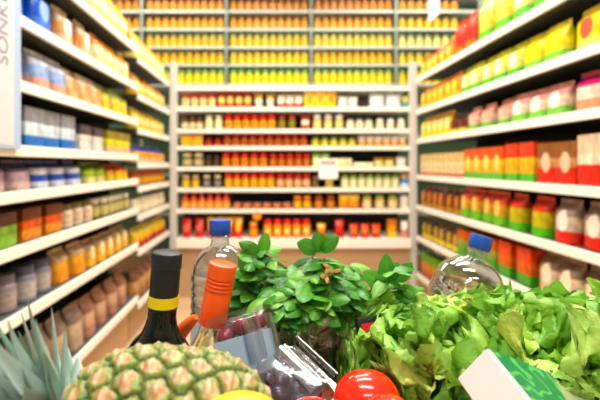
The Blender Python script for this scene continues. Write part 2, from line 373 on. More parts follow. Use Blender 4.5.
# colour sets -------------------------------------------------------
def B(*a):
    """equal bands from the bottom up"""
    return tuple((i/len(a), c) for i, c in enumerate(a)) if len(a) > 1 else ((0, a[0]), (0.5, a[0]))
def GB(base, c1, c2, t=0.26): return ((0, base), (t, c1), (0.62, c2))
R_ = {}
RJ = ('#c83a14', '#e0140c', '#f8c02a', '#e8300a')      # red-lidded jar with yellow label
DRJ = ('#8c2012', '#b01008', '#d8782a', '#8a1b10')
GJ = ('#cfc06a', '#7fae4c', '#f2ecc0')
CRJ = ('#3c2a20', '#efe0b4', '#d9c184')
rows_end = [
 # (shelf index, rows of: px0, px1, kind, look, short, width, height, cols)
 (1, [(181, 216, 'packet', 'red-topped cream packet', 'red-topped cream', .062, .125, (B('#f7dfa6', '#fff0cf', '#d8351f'),'#f2b24a')),
      (217, 252, 'packet', 'red and orange packet', 'red and orange', .062, .135, (B('#e85b2a', '#fbe2a4', '#c92418'), '#f8cf4a')),
      (253, 276, 'packet', 'white and yellow packet', 'white and yellow', .065, .12, (B('#c9c7bc', '#f7ead0', '#f3b73a'),)),
      (277, 303, 'packet', 'white packet with red foot', 'white red-footed', .068, .115, (B('#d5271a', '#fdf3de', '#f8ecd2'),)),
      (304, 336, 'carton', 'bright yellow carton', 'bright yellow', .085, .145, (B('#f5d21e', '#ffe23a', '#f2b90f'),'#e88a12')),
      (338, 358, 'packet', 'plain white packet', 'plain white', .078, .1, (B('#f3ece0', '#fbf6ec'),)),
      (369, 402, 'packet', 'plump whitish blue packet', 'whitish blue', .13, .135, (B('#e3ecea', '#f6f7f2', '#cfe0e2'),)),
      (403, 408, 'carton', 'narrow teal carton', 'teal', .04, .1, (B('#5fa7a8', '#d9cf7a'),))]),
 (2, [(181, 203, 'jar', 'brown jar with cream label', 'brown', .058, .1, ('#5d3218', '#7d4a24', '#f0dcb2')),
      (204, 223, 'jar', 'cream jar with pale lid', 'cream', .064, .12, ('#f4dc96', '#d6d3bc', '#fff4c4')),
      (224, 276, 'jar', 'red-lidded yellow sauce jar', 'red-lidded yellow', .066, .128, RJ),
      (277, 297, 'jar', 'dark green jar with red lid', 'dark green', .064, .122, ('#6b5a22', '#b52215', '#8e8136')),
      (300, 311, 'packet', 'single white and red packet', 'white and red', .07, .12, (B('#e23320', '#fff3d8', '#d12a16'),)),
      (312, 345, 'jar', 'gold jar with whitish blue lid', 'gold blue-lidded', .07, .128, ('#e8b75a', '#dfe9f0', '#f8e0a0')),
      (346, 374, 'jar', 'squat cream jar with grey lid', 'squat cream', .07, .088, ('#f2dba8', '#b9bcb0', '#faeccb')),
      (375, 407, 'jar', 'squat white-lidded pale jar', 'white-lidded', .065, .094, ('#efd8b4', '#eeebe4', '#f8e8cc'))]),
 (3, [(181, 203, 'carton', 'golden yellow carton', 'golden', .085, .1, (B('#f0b01c', '#ffcb2a', '#e79a12'),)),
      (204, 222, 'jar', 'low dark red jar', 'low dark red', .06, .07, ('#7a1d14', '#a01c14', '#d1442a')),
      (223, 308, 'jar', 'dark-red-lidded brown sauce jar', 'dark-red-lidded', .064, .1, DRJ),
      (311, 357, 'jar', 'olive jar with green lid', 'olive', .066, .078, ('#b9a134', '#78913c', '#efdc74')),
      (358, 407, 'packet', 'peach packet with white top', 'peach', .064, .095, (B('#eeb27c', '#f4cda0', '#efece6'),))]),
 (4, [(181, 204, 'jar', 'wide jar with cream top', 'wide cream-topped', .088, .118, ('#2c2a26', '#f0e0a8', '#c8b88c')),
      (205, 220, 'jar', 'slim dark jar', 'slim dark', .05, .1, ('#2b211c', '#4b3a30', '#5a4636')),
      (221, 268, 'jar', 'red-lidded orange sauce jar', 'red-lidded orange', .066, .122, ('#d0441a', '#dd1d12', '#f4a83c', '#e03a12')),
      (269, 311, 'jar', 'red jar with dark label', 'dark-labelled red', .066, .115, ('#a8281a', '#cf2418', '#cc7a3a')),
      (312, 330, 'packet', 'green and white packet', 'green and white', .07, .12, (B('#eef0b0', '#f8f6dc', '#a9cf7c'),)),
      (332, 352, 'carton', 'low cream carton', 'low cream', .16, .075, (B('#f4e0a4', '#f8edc4'),)),
      (353, 373, 'carton', 'flat pale yellow carton', 'flat yellow', .16, .04, (B('#f3eab8', '#f6efc9'),)),
      (374, 395, 'packet', 'yellow packet with brown top', 'brown-topped yellow', .08, .08, (B('#f2d488', '#f6e5a8', '#c58b3a'),)),
      (396, 407, 'packet', 'small white packet', 'small white', .085, .085, (B('#e4e4d8', '#f3f1e6'),))]),
 (5, [(181, 200, 'jar', 'yellow-labelled jar with tan lid', 'yellow-labelled', .064, .11, ('#b98c40', '#cdb27a', '#f0cd62')),
      (201, 223, 'jar', 'black jar with cream lid', 'black', .064, .11, ('#2e2b28', '#e6d6a4', '#8d8a80')),
      (224, 275, 'jar', 'scarlet-lidded golden jar', 'scarlet-lidded golden', .066, .128, ('#d65a1a', '#ea1f12', '#fac84a', '#ee9a20')),
      (276, 311, 'jar', 'scarlet-lidded cream jar', 'scarlet-lidded cream', .068, .122, ('#b8321c', '#d8221a', '#f3c79a')),
      (312, 319, 'jar', 'single slim dark brown jar', 'slim brown', .05, .1, ('#54402c', '#8a7a66', '#8a6c4a')),
      (321, 338, 'packet', 'butter yellow packet', 'butter yellow', .07, .105, (B('#f0cf60', '#f7e39a', '#caa040'),)),
      (341, 400, 'jar', 'green-lidded cream jar', 'green-lidded', .066, .115, ('#dccf86', '#6f9e3c', '#f6f0c8')),
      (401, 408, 'carton', 'narrow blue and white carton', 'blue and white', .055, .12, (B('#e8ecf2', '#6fa2d8', '#c8a070'),))]),
 (6, [(181, 230, 'bottle', 'red-capped orange sauce bottle', 'red-capped orange', .064, .135, ('#e8541c', '#d81c12', '#f8b040')),
      (232, 292, 'can', 'low red can', 'low red', .072, .048, (B('#c8281a', '#f0b070', '#d8341c'),)),
      (293, 312, 'jar', 'red and yellow jar', 'red and yellow', .07, .11, ('#d83a1c', '#e88a2a', '#f2c650')),
      (313, 337, 'jar', 'brown jar with orange label', 'orange-labelled', .07, .112, ('#8c3c1c', '#a44a24', '#e89248')),
      (339, 359, 'carton', 'bright orange carton', 'bright orange', .078, .12, (B('#e8862a', '#f8b04a', '#f0c878'),)),
      (361, 400, 'jar', 'cream and orange jar with green lid', 'cream and orange', .08, .115, ('#f0a848', '#88b058', '#fbe6b4')),
      (401, 407, 'carton', 'narrow white carton', 'narrow white', .055, .11, (B('#f2ecd8', '#f6f0e0'),))]),
 (7, [(181, 206, 'packet', 'red and pink packet', 'red and pink', .07, .16, (B('#e0241c', '#f28a80', '#c81c18'),)),
      (207, 243, 'packet', 'scarlet packet with yellow motif', 'scarlet', .07, .17, (B('#e8281a', '#f04a22', '#e0a03a'), '#f8c83a')),
      (245, 262, 'jar', 'tomato red jar with yellow lid', 'tomato red', .07, .13, ('#d83018', '#f0b03a', '#f6a850')),
      (263, 311, 'jar', 'red-lidded orange relish jar', 'red-lidded relish', .07, .15, ('#f07a1c', '#e01c14', '#fcb83a', '#ffe08a')),
      (313, 329, 'packet', 'orange packet with red foot', 'orange red-footed', .07, .12, (B('#d8241a', '#f08a30', '#e8b450'),)),
      (331, 347, 'packet', 'plain crimson packet', 'crimson', .07, .15, (B('#d81c1c', '#ec2c24', '#e04030'),)),
      (348, 381, 'packet', 'red and peach packet', 'red and peach', .07, .115, (B('#e02a1c', '#f09a70', '#e84a2c'),)),
      (383, 399, 'carton', 'yellow and orange carton', 'yellow and orange', .068, .15, (B('#fbd21c', '#f9a81c', '#d8742a'),)),
      (400, 407, 'packet', 'narrow white packet', 'narrow white', .055, .14, (B('#f0a890', '#f8ece0'),))]),
]
rng = random.Random(5)
for si, runs in rows_end:
    z = GZ[si]+0.0006; prev = 'from the end post'
    where = '%s shelf of the end rack' % ORD[si-1] if si < 7 else 'base shelf of the end rack'
    for (p0, p1, kind, look, short, w_, h_, cols) in runs:
        a0, a1 = (p0-270)/120.0, (p1-270)/120.0
        a0 *= 1.008; a1 *= 1.008; a0 = max(a0, GX0+0.035); a1 = min(a1, GX1-0.035)
        run(lambda a, ins: (a, GY+ins-(0.03 if si == 7 else 0), z), 0, a0, a1, kind, look, short, w_, h_, cols, where, prev, rng, d_=0.06 if kind in ('packet', 'carton') else w_, back=0.015)
        prev = 'after the %s %s' % (short, PL[kind]) if len(short.split()) < 3 else 'after the %s ones' % short

# high wall: four bays in view per row, rows of jars
wall_rows = [
 (0, [('brown', '#a8601c', '#8a5020', '#c4832a'), ('amber brown', '#b4691c', '#7c4a1c', '#cc8a30'), ('dark amber', '#a2581c', '#8e5a2a', '#be7a26'), ('toffee brown', '#ad6a24', '#805024', '#c98c3c')]),
 (1, [('amber', '#c47a1e', '#a8702a', '#e0a03a'), ('orange amber', '#cf801a', '#a46a22', '#e4a43a'), ('honey brown', '#c2761e', '#a87434', '#e2a444'), ('dull gold', '#c8962e', '#a89044', '#dcb85a')]),
 (2, [('orange', '#e09a22', '#b8c070', '#f4c048'), ('orange-yellow', '#eaa824', '#b0bc6c', '#fac850'), ('pale orange', '#e8a83a', '#bcc87c', '#fbd878'), ('pale yellow', '#dcc060', '#b4c890', '#f0e09a')]),
 (3, [('golden', '#eda818', '#d0b040', '#fcc62c'), ('golden yellow', '#efb41a', '#c8b448', '#fdd040'), ('deep gold', '#eda614', '#ccac3a', '#fcc02a'), ('light gold', '#e8b83c', '#c0c070', '#f6d870')]),
 (4, [('lemon yellow', '#f0d028', '#8cc060', '#fbe648'), ('green-lidded yellow', '#f2d430', '#7cba58', '#fdea50'), ('sunny yellow', '#f4ce24', '#94c468', '#fce044'), ('chrome yellow', '#efc81e', '#88b858', '#fbdc3c')]),
]
BAY = [(-1.60, -1.335, 'corner'), (-1.285, -0.47, 'second'), (-0.42, 0.40, 'third'), (0.45, 1.265, 'fourth'), (1.32, 1.95, 'fifth')]
for si, cs in wall_rows:
    z = WZ[si]+0.0006
    for bi, (a0, a1, bn) in enumerate(BAY):
        nm, c0, c1, c2 = cs[max(0, bi-1)]
        shape = ['tall', 'tall', 'tall', 'plump', 'plump'][si]
        kind = 'jar'
        run(lambda a, ins: (a, WY+ins, z), 0, a0, a1, kind, '%s %s jar' % (shape, nm), nm, .078, [.128, .13, .132, .13, .15][si], (c0, c1, c2),
            '%s shelf of the high wall, %s bay' % (ORD[si], bn), 'from the upright', rng, d_=.078, back=0.01, gap=0.0015)

# side racks: goods from the near end to the far end
def side(X, rot, Zs, lists, rackname, px_of):
    sgn = -1 if rot > 0 else 1
    for si, runs in lists:
        prev = 'from the near end'
        where = '%s shelf of the %s' % (ORD[si], rackname)
        for (p0, p1, kind, look, short, w_, h_, cols) in runs:
            z = Zs[si]+0.0006
            run(lambda a, ins: (X+sgn*ins, a, z), rot, px_of(p0), px_of(p1), kind, look, short, w_, h_, cols, where, prev, rng, d_=0.09 if kind in ('packet', 'carton') else w_, back=0.012, jit=0.012)
            prev = 'beyond the %s %s' % (short, PL[kind]) if len(short.split()) < 3 else 'beyond the %s ones' % short
pr = lambda p: F*RX/(p-270)
GRN = '#6fbf5a'
rows_r = [
 (0, [(575, 505, 'packet', 'pale green and yellow packet', 'pale green', .15, .25, (GB(GRN, '#f0e08a', '#e8e8a0'), '#f6f0c0')),
      (505, 470, 'packet', 'yellow-green packet', 'yellow-green', .14, .27, (GB('#7cc05c', '#ecd870', '#d8e08c'), '#f6d04a')),
      (470, 448, 'packet', 'tall red packet', 'tall red', .12, .24, (GB('#f07a3a', '#d8281a', '#e03c20'), None)),
      (448, 418, 'packet', 'orange and yellow packet', 'orange and yellow', .11, .16, (GB('#f6c42a', '#f09a1c', '#c8642a'), '#fbe05a'))]),
 (1, [(602, 560, 'packet', 'strong yellow packet with red motif', 'strong yellow', .15, .175, (GB('#f4e08a', '#fbe018', '#f8d820'), '#e0502c')),
      (560, 515, 'packet', 'lemon packet with green foot', 'lemon', .14, .17, (GB('#8fcf6a', '#f8e43a', '#eee060'), None)),
      (515, 455, 'packet', 'lime packet with pale middle', 'lime', .13, .17, (GB('#6cbc58', '#e8e08a', '#d8d860'), '#f6f2c8')),
      (455, 418, 'packet', 'orange packet with yellow motif', 'orange', .11, .17, (GB('#f4b82a', '#f0a020', '#e8862a'), '#fce03a'))]),
 (2, [(602, 560, 'packet', 'pale pink packet with magenta top', 'pale pink', .15, .16, (GB('#f0a88c', '#f8e0cc', '#c8507c', .3), None)),
      (560, 505, 'packet', 'cream packet with green foot', 'cream', .13, .145, (GB('#8cc868', '#f6dcc0', '#e8a8a0', .3), '#fbeee0')),
      (505, 462, 'packet', 'rosy cream packet', 'rosy cream', .12, .14, (GB('#7cc060', '#f2c8b0', '#e4a494', .25), None)),
      (462, 446, 'packet', 'dark maroon packet', 'dark maroon', .11, .12, (GB('#e8d078', '#6c2c24', '#4c241e', .25), None)),
      (446, 418, 'packet', 'bright yellow packet', 'bright yellow', .10, .17, (GB('#f6d82a', '#fbd81c', '#f6b81c'), '#fff0b0'))]),
 (3, [(602, 572, 'carton', 'cream carton with red foot', 'cream', .13, .2, (GB('#e2281c', '#f3dcc4', '#e8c8ac', .42), None)),
      (572, 532, 'carton', 'brown carton with red foot', 'brown', .12, .18, (GB('#e02c1e', '#c8946c', '#8c5c40', .4), '#d8b894')),
      (532, 500, 'carton', 'red and yellow carton', 'red and yellow', .11, .19, (GB(GRN, '#f4b83a', '#dc3a1c', .22), None)),
      (500, 460, 'carton', 'orange carton with green foot', 'orange', .11, .18, (GB('#74c060', '#f0b850', '#e0501c', .22), '#f8d060')),
      (460, 418, 'carton', 'pale cream carton', 'pale cream', .09, .165, (GB('#e0583c', '#eed8ac', '#d8bc88', .14), None))]),
 (4, [(602, 546, 'packet', 'greyish brown packet with red foot', 'greyish brown', .13, .185, (GB('#dc2a20', '#d8c4b0', '#a08c80', .3), '#efe2d4')),
      (546, 500, 'packet', 'red and lime packet', 'red and lime', .12, .185, (GB('#68b850', '#c8b84c', '#dc3c20', .25), None)),
      (500, 456, 'packet', 'scarlet banded packet', 'scarlet', .12, .185, (GB('#7cbc54', '#d8a048', '#e0401c', .3), '#e0c058')),
      (456, 418, 'packet', 'dark orange brown packet', 'dark orange', .10, .165, (GB('#c89038', '#8c4c20', '#6c3418', .2), '#e08030'))]),
 (5, [(602, 530, 'packet', 'tan cream packet', 'tan cream', .13, .19, (GB('#e8c498', '#e8d4b8', '#8c7460', .3), '#f6e4c8')),
      (530, 492, 'carton', 'orange red carton', 'orange red', .11, .18, (GB('#58a848', '#e06830', '#e84c24', .3), None)),
      (492, 455, 'carton', 'green and orange carton', 'green and orange', .11, .17, (GB('#58a84c', '#8ca050', '#c8642c', .35), None)),
      (455, 414, 'packet', 'olive and yellow packet', 'olive', .10, .16, (GB('#f0d030', '#6c5c24', '#4c4020', .25), '#c89830'))]),
 (6, [(602, 500, 'packet', 'beige packet with cream motif', 'beige', .13, .22, (GB('#e0bc90', '#e8cca4', '#9c7c5c', .3), '#f4e4cc')),
      (500, 455, 'carton', 'sand brown carton', 'sand brown', .12, .2, (GB('#d0a878', '#c09468', '#84603c', .3), None)),
      (455, 410, 'carton', 'orange carton with green top', 'orange green-topped', .1, .18, (GB('#c8682c', '#e08c30', '#6c9c3c', .3), None))]),
]
side(RX, -PI/2, RZ, rows_r, 'lettuce-side rack', pr)
pl = lambda p: F*(-LX)/(270-p)
rows_l = [
 (0, [(50, 95, 'packet', 'pale pink and cream packet', 'pale pink', .14, .2, (GB('#f6e0c8', '#f4d8cc', '#d8c8d0', .3), None)),
      (95, 133, 'packet', 'cream and yellow packet', 'cream and yellow', .13, .2, (GB('#f0d088', '#f6e8c0', '#e8c060', .3), None))]),
 (1, [(4, 62, 'packet', 'deep blue packet', 'deep blue', .13, .17, (GB('#6c90e0', '#3c62cc', '#5478cc', .3), '#8cb0f0')),
      (64, 100, 'packet', 'peach packet with white motif', 'peach', .12, .17, (GB('#f0c8a8', '#f0b080', '#f0d8c0', .3), '#fff0e0')),
      (100, 133, 'packet', 'orange-topped cream packet', 'orange-topped', .12, .16, (GB('#f4dca8', '#f6e4c0', '#f0a040', .35), None))]),
 (2, [(-5, 40, 'packet', 'blue and lilac packet', 'blue and lilac', .13, .15, (GB('#f0b8b4', '#7c98dc', '#3c50a8', .3), '#c8d4f4')),
      (40, 74, 'packet', 'whitish blue packet with pink foot', 'whitish blue', .12, .15, (GB('#f0b4a4', '#a8bce4', '#d8dcec', .3), None)),
      (74, 108, 'packet', 'apricot packet', 'apricot', .12, .14, (GB('#f0c090', '#f4c89c', '#f0dcc0', .3), '#e88c50')),
      (108, 133, 'packet', 'yellow green packet', 'yellow green', .12, .14, (GB('#f0d060', '#d8cc70', '#98a050', .3), None))]),
 (3, [(-8, 30, 'carton', 'navy carton with white foot', 'navy', .12, .15, (GB('#eceef2', '#4c7ccc', '#1c2c6c', .35), None)),
      (30, 80, 'carton', 'mid blue carton with grey top', 'mid blue', .12, .145, (GB('#4c84cc', '#dce8f0', '#8c8c94', .3), None)),
      (82, 108, 'carton', 'white and black carton', 'white and black', .11, .12, (GB('#f0e8e0', '#e8dcd4', '#40383c', .4), None)),
      (110, 133, 'carton', 'lime yellow carton', 'lime yellow', .11, .12, (GB('#e8c8a0', '#d8d83c', '#8c7c30', .3), None))]),
 (4, [(-10, 40, 'packet', 'dusty pink packet with grey top', 'dusty pink', .13, .105, (GB('#d8bcb8', '#b89ca8', '#5c5470', .3), None)),
      (40, 88, 'packet', 'blue and white striped packet', 'blue striped', .12, .105, (((0, '#e0e4f0'), (.25, '#4c64b8'), (.5, '#dcdcec'), (.75, '#445498')), None)),
      (90, 112, 'packet', 'leaf green packet', 'leaf green', .12, .1, (GB('#e8e0a0', '#a0c048', '#6c8c30', .3), None)),
      (113, 133, 'packet', 'small red and yellow packet', 'red and yellow', .10, .09, (GB('#f0d030', '#e8a030', '#c83820', .4), None))]),
 (5, [(-10, 26, 'carton', 'dark brown carton with green foot', 'dark brown', .12, .115, (GB('#8cb858', '#7ca050', '#4c2c20', .35), None)),
      (26, 70, 'carton', 'orange red carton with brown top', 'orange red', .12, .115, (GB('#f09c50', '#e06030', '#6c3c28', .35), None)),
      (71, 100, 'jar', 'cream cup with olive lid', 'cream', .08, .1, ('#e8d8b8', '#786c40', '#e8ccb0')),
      (100, 133, 'jar', 'olive jar with white lid', 'olive', .07, .1, ('#786c40', '#e8e4d4', '#c8bc80'))]),
 (6, [(-10, 30, 'jar', 'purplish grey jar', 'purplish grey', .09, .125, ('#8c8088', '#6c6478', '#a89890')),
      (30, 62, 'jar', 'steel grey jar', 'steel grey', .09, .13, ('#7c7c8c', '#484c68', '#b4aca8')),
      (63, 92, 'packet', 'orange packet with tan top', 'orange', .12, .14, (GB('#f09838', '#e8b068', '#c8a888', .35), None)),
      (92, 133, 'packet', 'golden yellow packet', 'golden', .11, .13, (GB('#f0b840', '#d89c48', '#a88c6c', .35), '#f8e0a0'))]),
 (7, [(-10, 40, 'packet', 'tan paper packet', 'tan paper', .14, .2, (GB('#b8906c', '#c09c78', '#8c6c54', .3), '#d8b894')),
      (40, 90, 'packet', 'greyish tan packet', 'greyish tan', .13, .2, (GB('#a8907c', '#b8a48c', '#786458', .3), None)),
      (90, 133, 'packet', 'pinkish brown packet', 'pinkish brown', .12, .19, (GB('#b08070', '#c8a48c', '#8c6450', .3), None))]),
]
side(LX, PI/2, LZ, rows_l, 'wine-side rack', pl)
rows_l2 = [
 (0, [(138, 168, 'packet', 'pale yellow packet', 'pale yellow', .12, .19, (GB('#f0dc90', '#f6e8b8', '#e0c070', .3), None))]),
 (1, [(138, 168, 'packet', 'peach and yellow packet', 'peach', .11, .15, (GB('#f0c070', '#f6e0a0', '#e89850', .3), None))]),
 (2, [(138, 168, 'packet', 'yellow-topped packet', 'yellow-topped', .11, .14, (GB('#f0d070', '#f0e0a0', '#e8c030', .3), None))]),
 (3, [(138, 168, 'packet', 'orange and cream packet', 'orange and cream', .10, .12, (GB('#f0c8a0', '#f0a850', '#4c60a8', .3), None))]),
 (4, [(138, 168, 'jar', 'brown jar with red lid', 'brown', .08, .1, ('#a0602c', '#c83820', '#e8a850'))]),
 (5, [(138, 168, 'jar', 'white-lidded cream jar', 'white-lidded', .08, .1, ('#d8c8a0', '#f0ece0', '#f4e8c8'))]),
 (6, [(138, 168, 'packet', 'yellow and red packet', 'yellow and red', .1, .13, (GB('#c83830', '#e8b830', '#e8d070', .3), None))]),
 (7, [(138, 168, 'packet', 'brown paper packet', 'brown paper', .12, .2, (GB('#a87858', '#c09870', '#785444', .3), None))]),
]
side(LX, PI/2, LZF, rows_l2, 'short bay', pl)

# card on the end rack, round tag, hanging pointer, banner
M_card = mat('card_white', '#fbf6ea', 0.5); M_red = mat('print_red', '#d8242c', 0.5)
p = at(328.5, 172, 3.47)
cdo = empty('price_card', (p.x, 3.478, 1.072)); tag(cdo, 'white price card with red print clipped under the gap in the fifth row', 'price card')
MB().box(-0.078, 0.078, -0.002, 0.0, -0.09, 0.075, 0.0008).build('card', M_card, cdo, smooth=False)
mb = MB()
for i in range(4):
    x = -0.055+i*0.03
    mb.box(x, x+0.022, -0.003, -0.0021, 0.035, 0.058); 
    mb.box(x+0.004, x+0.012, -0.003, -0.0021, 0.02, 0.0349)
mb.build('red_print', M_red, cdo, smooth=False)
p = at(257, 216, 3.47)
MBo = MB(); MBo.lathe([(0.036, 0), (0.036, 0.003)], 20, Matrix.Translation((0, 0, 0)) @ Matrix.Rotation(PI/2, 4, 'X'))
o = MBo.build('shelf_tag', mat('tag_orange', '#f08a1c', 0.5)); o.location = (p.x, 3.486, p.z); tag(o, 'round orange tag hung on the rail above the base shelf', 'shelf tag')
hp = empty('hanging_pointer', (1.2, 3.1, 0)); tag(hp, 'white hanging pointer sign with slanted tip before the high wall', 'sign')
zt = CAMZ-(21-164.5)*3.1/F
x0 = (429-270)*3.1/F-1.2; x1 = (439.5-270)*3.1/F-1.2
pv = [(x0, zt), (x0+0.022, zt+0.002), (x1, zt+0.06), (x1, 2.62), (x0, 2.62), (x0, zt+0.13), (x0-0.018, zt+0.12), (x0, zt+0.09)]
vs = [(x, -0.004, z) for x, z in pv]+[(x, 0.004, z) for x, z in pv]; n = len(pv)
MB().add(vs, [tuple(range(n)), tuple(reversed(range(n, 2*n)))]+[(i, n+i, n+(i+1) % n, (i+1) % n) for i in range(n)]).build('panel', mat('sign_white', '#ffffff', 0.4), hp, smooth=False)
MB().tube([((x0+x1)/2, 0, 2.61), ((x0+x1)/2, 0, H)], 0.003).build('rod', M_post, hp)
bn = empty('aisle_banner', (LX+0.022, 1.30, 1.16)); tag(bn, 'pale blue-white upright banner with grey lettering on the shelf edge', 'sign')
MB().box(-0.003, 0.003, -0.11, 0.058, -0.01, 0.72, 0.001).build('panel', mat('banner_blue', '#a9bfdc', 0.35), bn, smooth=False)
MB().box(0.0031, 0.0036, -0.108, 0.02, 0.0, 0.71).build('print_field', mat('banner_white', '#d2d0d2', 0.4), bn, smooth=False)

# ------------------------------------------------------------------ trolley
BX0, BX1, BY0, BY1, BZ, RIM = -0.29, 0.50, 0.16, 0.765, 0.68, 0.733
M_chrome = mat('chrome_wire', '#c8ccd0', 0.2, 1.0)
tr = empty('shopping_trolley', (0, 0.45, 0)); tag(tr, 'wire shopping trolley carrying the fruit, bottles and greens', 'shopping trolley')
tr.location = (0, 0, 0)
def wire_basket(x0, x1, y0, y1, z0, z1, nm):
    mb = MB()
    k = int((x1-x0)/0.03)
    for i in range(k+1):
        x = x0+(x1-x0)*i/k; mb.tube([(x, y0, z1), (x, y0, z0), (x, y1, z0), (x, y1, z1)], 0.0018, 5)
    k = int((y1-y0)/0.03)
    for i in range(k+1):
        y = y0+(y1-y0)*i/k; mb.tube([(x0, y, z1), (x0, y, z0), (x1, y, z0), (x1, y, z1)], 0.0018, 5)
    mb.build(nm, M_chrome, tr)
wire_basket(BX0, BX1, BY0, BY1, BZ, RIM, 'upper_basket')
wire_basket(BX0+0.05, BX1-0.05, BY0, BY1, 0.25, 0.42, 'lower_basket')
for z, e, nm in ((RIM, 0, 'upper_rim'), (0.42, 0.05, 'lower_rim')):
    MB().tube([(BX0+e, BY0, z), (BX1-e, BY0, z), (BX1-e, BY1, z), (BX0+e, BY1, z), (BX0+e, BY0, z)], 0.005, 8).build(nm, M_chrome, tr)
for x in (BX0+0.05, BX1-0.05):
    MB().tube([(x, BY0-0.12, 0.98), (x, BY0-0.02, 0.75), (x, BY0+0.02, 0.12), (x, BY1-0.02, 0.12)], 0.011, 8).build('side_frame', M_chrome, tr)
    MB().tube([(x, BY1-0.01, 0.12), (x, BY1-0.01, BZ)], 0.009, 8).build('front_post', M_chrome, tr)
    for y in (BY0+0.03, BY1-0.03):
        c = MB().box(x-0.012, x+0.012, y-0.02, y+0.02, 0.06, 0.12, 0.003).build('caster', M_post, tr, smooth=False)
        MB().lathe([(0.045, -0.011), (0.05, -0.006), (0.05, 0.006), (0.045, 0.011)], 20, Matrix.Translation((x, y, 0.05)) @ Matrix.Rotation(PI/2, 4, 'Y')).build('wheel', M_dark, c)
MB().tube([(BX0+0.03, BY0-0.12, 0.98), (BX1-0.03, BY0-0.12, 0.98)], 0.014, 12).build('push_handle', mat('handle_red', '#b02a20', 0.4), tr)
FZ = BZ+0.0022

# hidden cardboard trays the pile rests on
M_cardb = mat('cardboard', '#a5794c', 0.8, noise=0.08, scale=50)
def tray(x0, x1, y0, y1, z0, z1, label):
    o = MB().box(x0, x1, y0, y1, z0, z1, 0.002)
    o.box(x0-0.0006, x1+0.0006, (y0+y1)/2-0.02, (y0+y1)/2+0.02, z0+0.002, z1+0.0006)
    return tag(o.build('cardboard_box', M_cardb, smooth=False), label, 'box')
tray(-0.27, 0.005, 0.235, 0.385, FZ, 0.836, 'brown cardboard box lying under the pineapple')
tray(0.012, 0.165, 0.30, 0.50, FZ, 0.80, 'brown cardboard box lying under the tomatoes')
tray(0.17, 0.36, 0.24, 0.375, FZ, 0.78, 'brown cardboard box lying under the green and white carton')

# ------------------------------------------------------------------ bottles
def lean(o, top_x, top_y=0.0):
    """tilt so that the axis points along (top_x, top_y, 1)"""
    d = Vector((top_x, top_y, 1)).normalized()
    o.rotation_euler = Vector((0, 0, 1)).rotation_difference(d).to_euler()
M_wineglass = mat('dark_glass', '#03050a', 0.05)
wb = empty('wine_bottle', at(141, 0, 0.44)); wb.location.z = FZ
tag(wb, 'dark wine bottle with black capsule and yellow band behind the pineapple', 'bottle')
lean(wb, 0.085, -0.0)
R = 0.0375
MB().lathe([(R*0.9, 0), (R, 0.006), (R, 0.203), (R*0.97, 0.214), (R*0.88, 0.225), (R*0.72, 0.234), (R*0.55, 0.241), (0.0168, 0.250), (0.0147, 0.260), (0.0142, 0.30)], 40).build('glass_body', M_wineglass, wb)
M_caps = mat('capsule_black', '#10151f', 0.42)
ct = 0.328
MB().lathe([(0.0150, 0.268), (0.0153, 0.274), (0.0151, ct-0.018), (0.0151, ct-0.0175), (0.0159, ct-0.0165), (0.0159, ct-0.003), (0.0150, ct-0.001), (0.0125, ct)], 40).build('capsule', M_caps, wb)
MB().lathe([(0.0155, 0.2715), (0.0159, 0.2715), (0.0159, 0.2825), (0.0155, 0.2825)], 40).build('yellow_band', mat('band_yellow', '#f3dc10', 0.35), wb)
MB().lathe([(R*1.008, 0.06), (R*1.008, 0.16)], 40, cap=False).build('paper_label', mat('label_cream', '#e7dfc6', 0.6), wb)

M_clear = mat_film('clear_glass', (0.96, 0.98, 0.93, 1), 0.03, 0.06, 0.8)
M_wwine = mat('white_wine', (0.92, 0.9, 0.62, 1), 0.0, 0, 1.0, 1.33)
ob = empty('wine_bottle', at(180, 0, 0.525)); ob.location.z = FZ
tag(ob, 'clear white wine bottle with long orange screw capsule, leaning', 'bottle')
lean(ob, 0.185, -0.02); ob.scale.z = 0.94
MB().lathe([(0.032, 0), (0.036, 0.006), (0.036, 0.16), (0.033, 0.178), (0.024, 0.2), (0.0165, 0.222), (0.0148, 0.24), (0.0143, 0.29)], 40).build('glass_body', M_clear, ob)
MB().lathe([(0.029, 0.003), (0.0335, 0.008), (0.0335, 0.159), (0.0305, 0.176), (0.0215, 0.199), (0.0145, 0.221), (0.0125, 0.226)], 32).build('white_wine', M_wwine, ob)
prof = [(0.0166, 0.239), (0.017, 0.241), (0.0172, 0.282)]
for k in range(4):
    z = 0.284+k*0.0052
    prof += [(0.0164, z), (0.0164, z+0.0008), (0.0176, z+0.002), (0.0176, z+0.0038)]
prof += [(0.0172, 0.307), (0.0174, 0.317), (0.0168, 0.3195), (0.0145, 0.3205)]
MB().lathe(prof, 40).build('orange_capsule', mat('capsule_orange', '#f25a14', 0.3), ob)

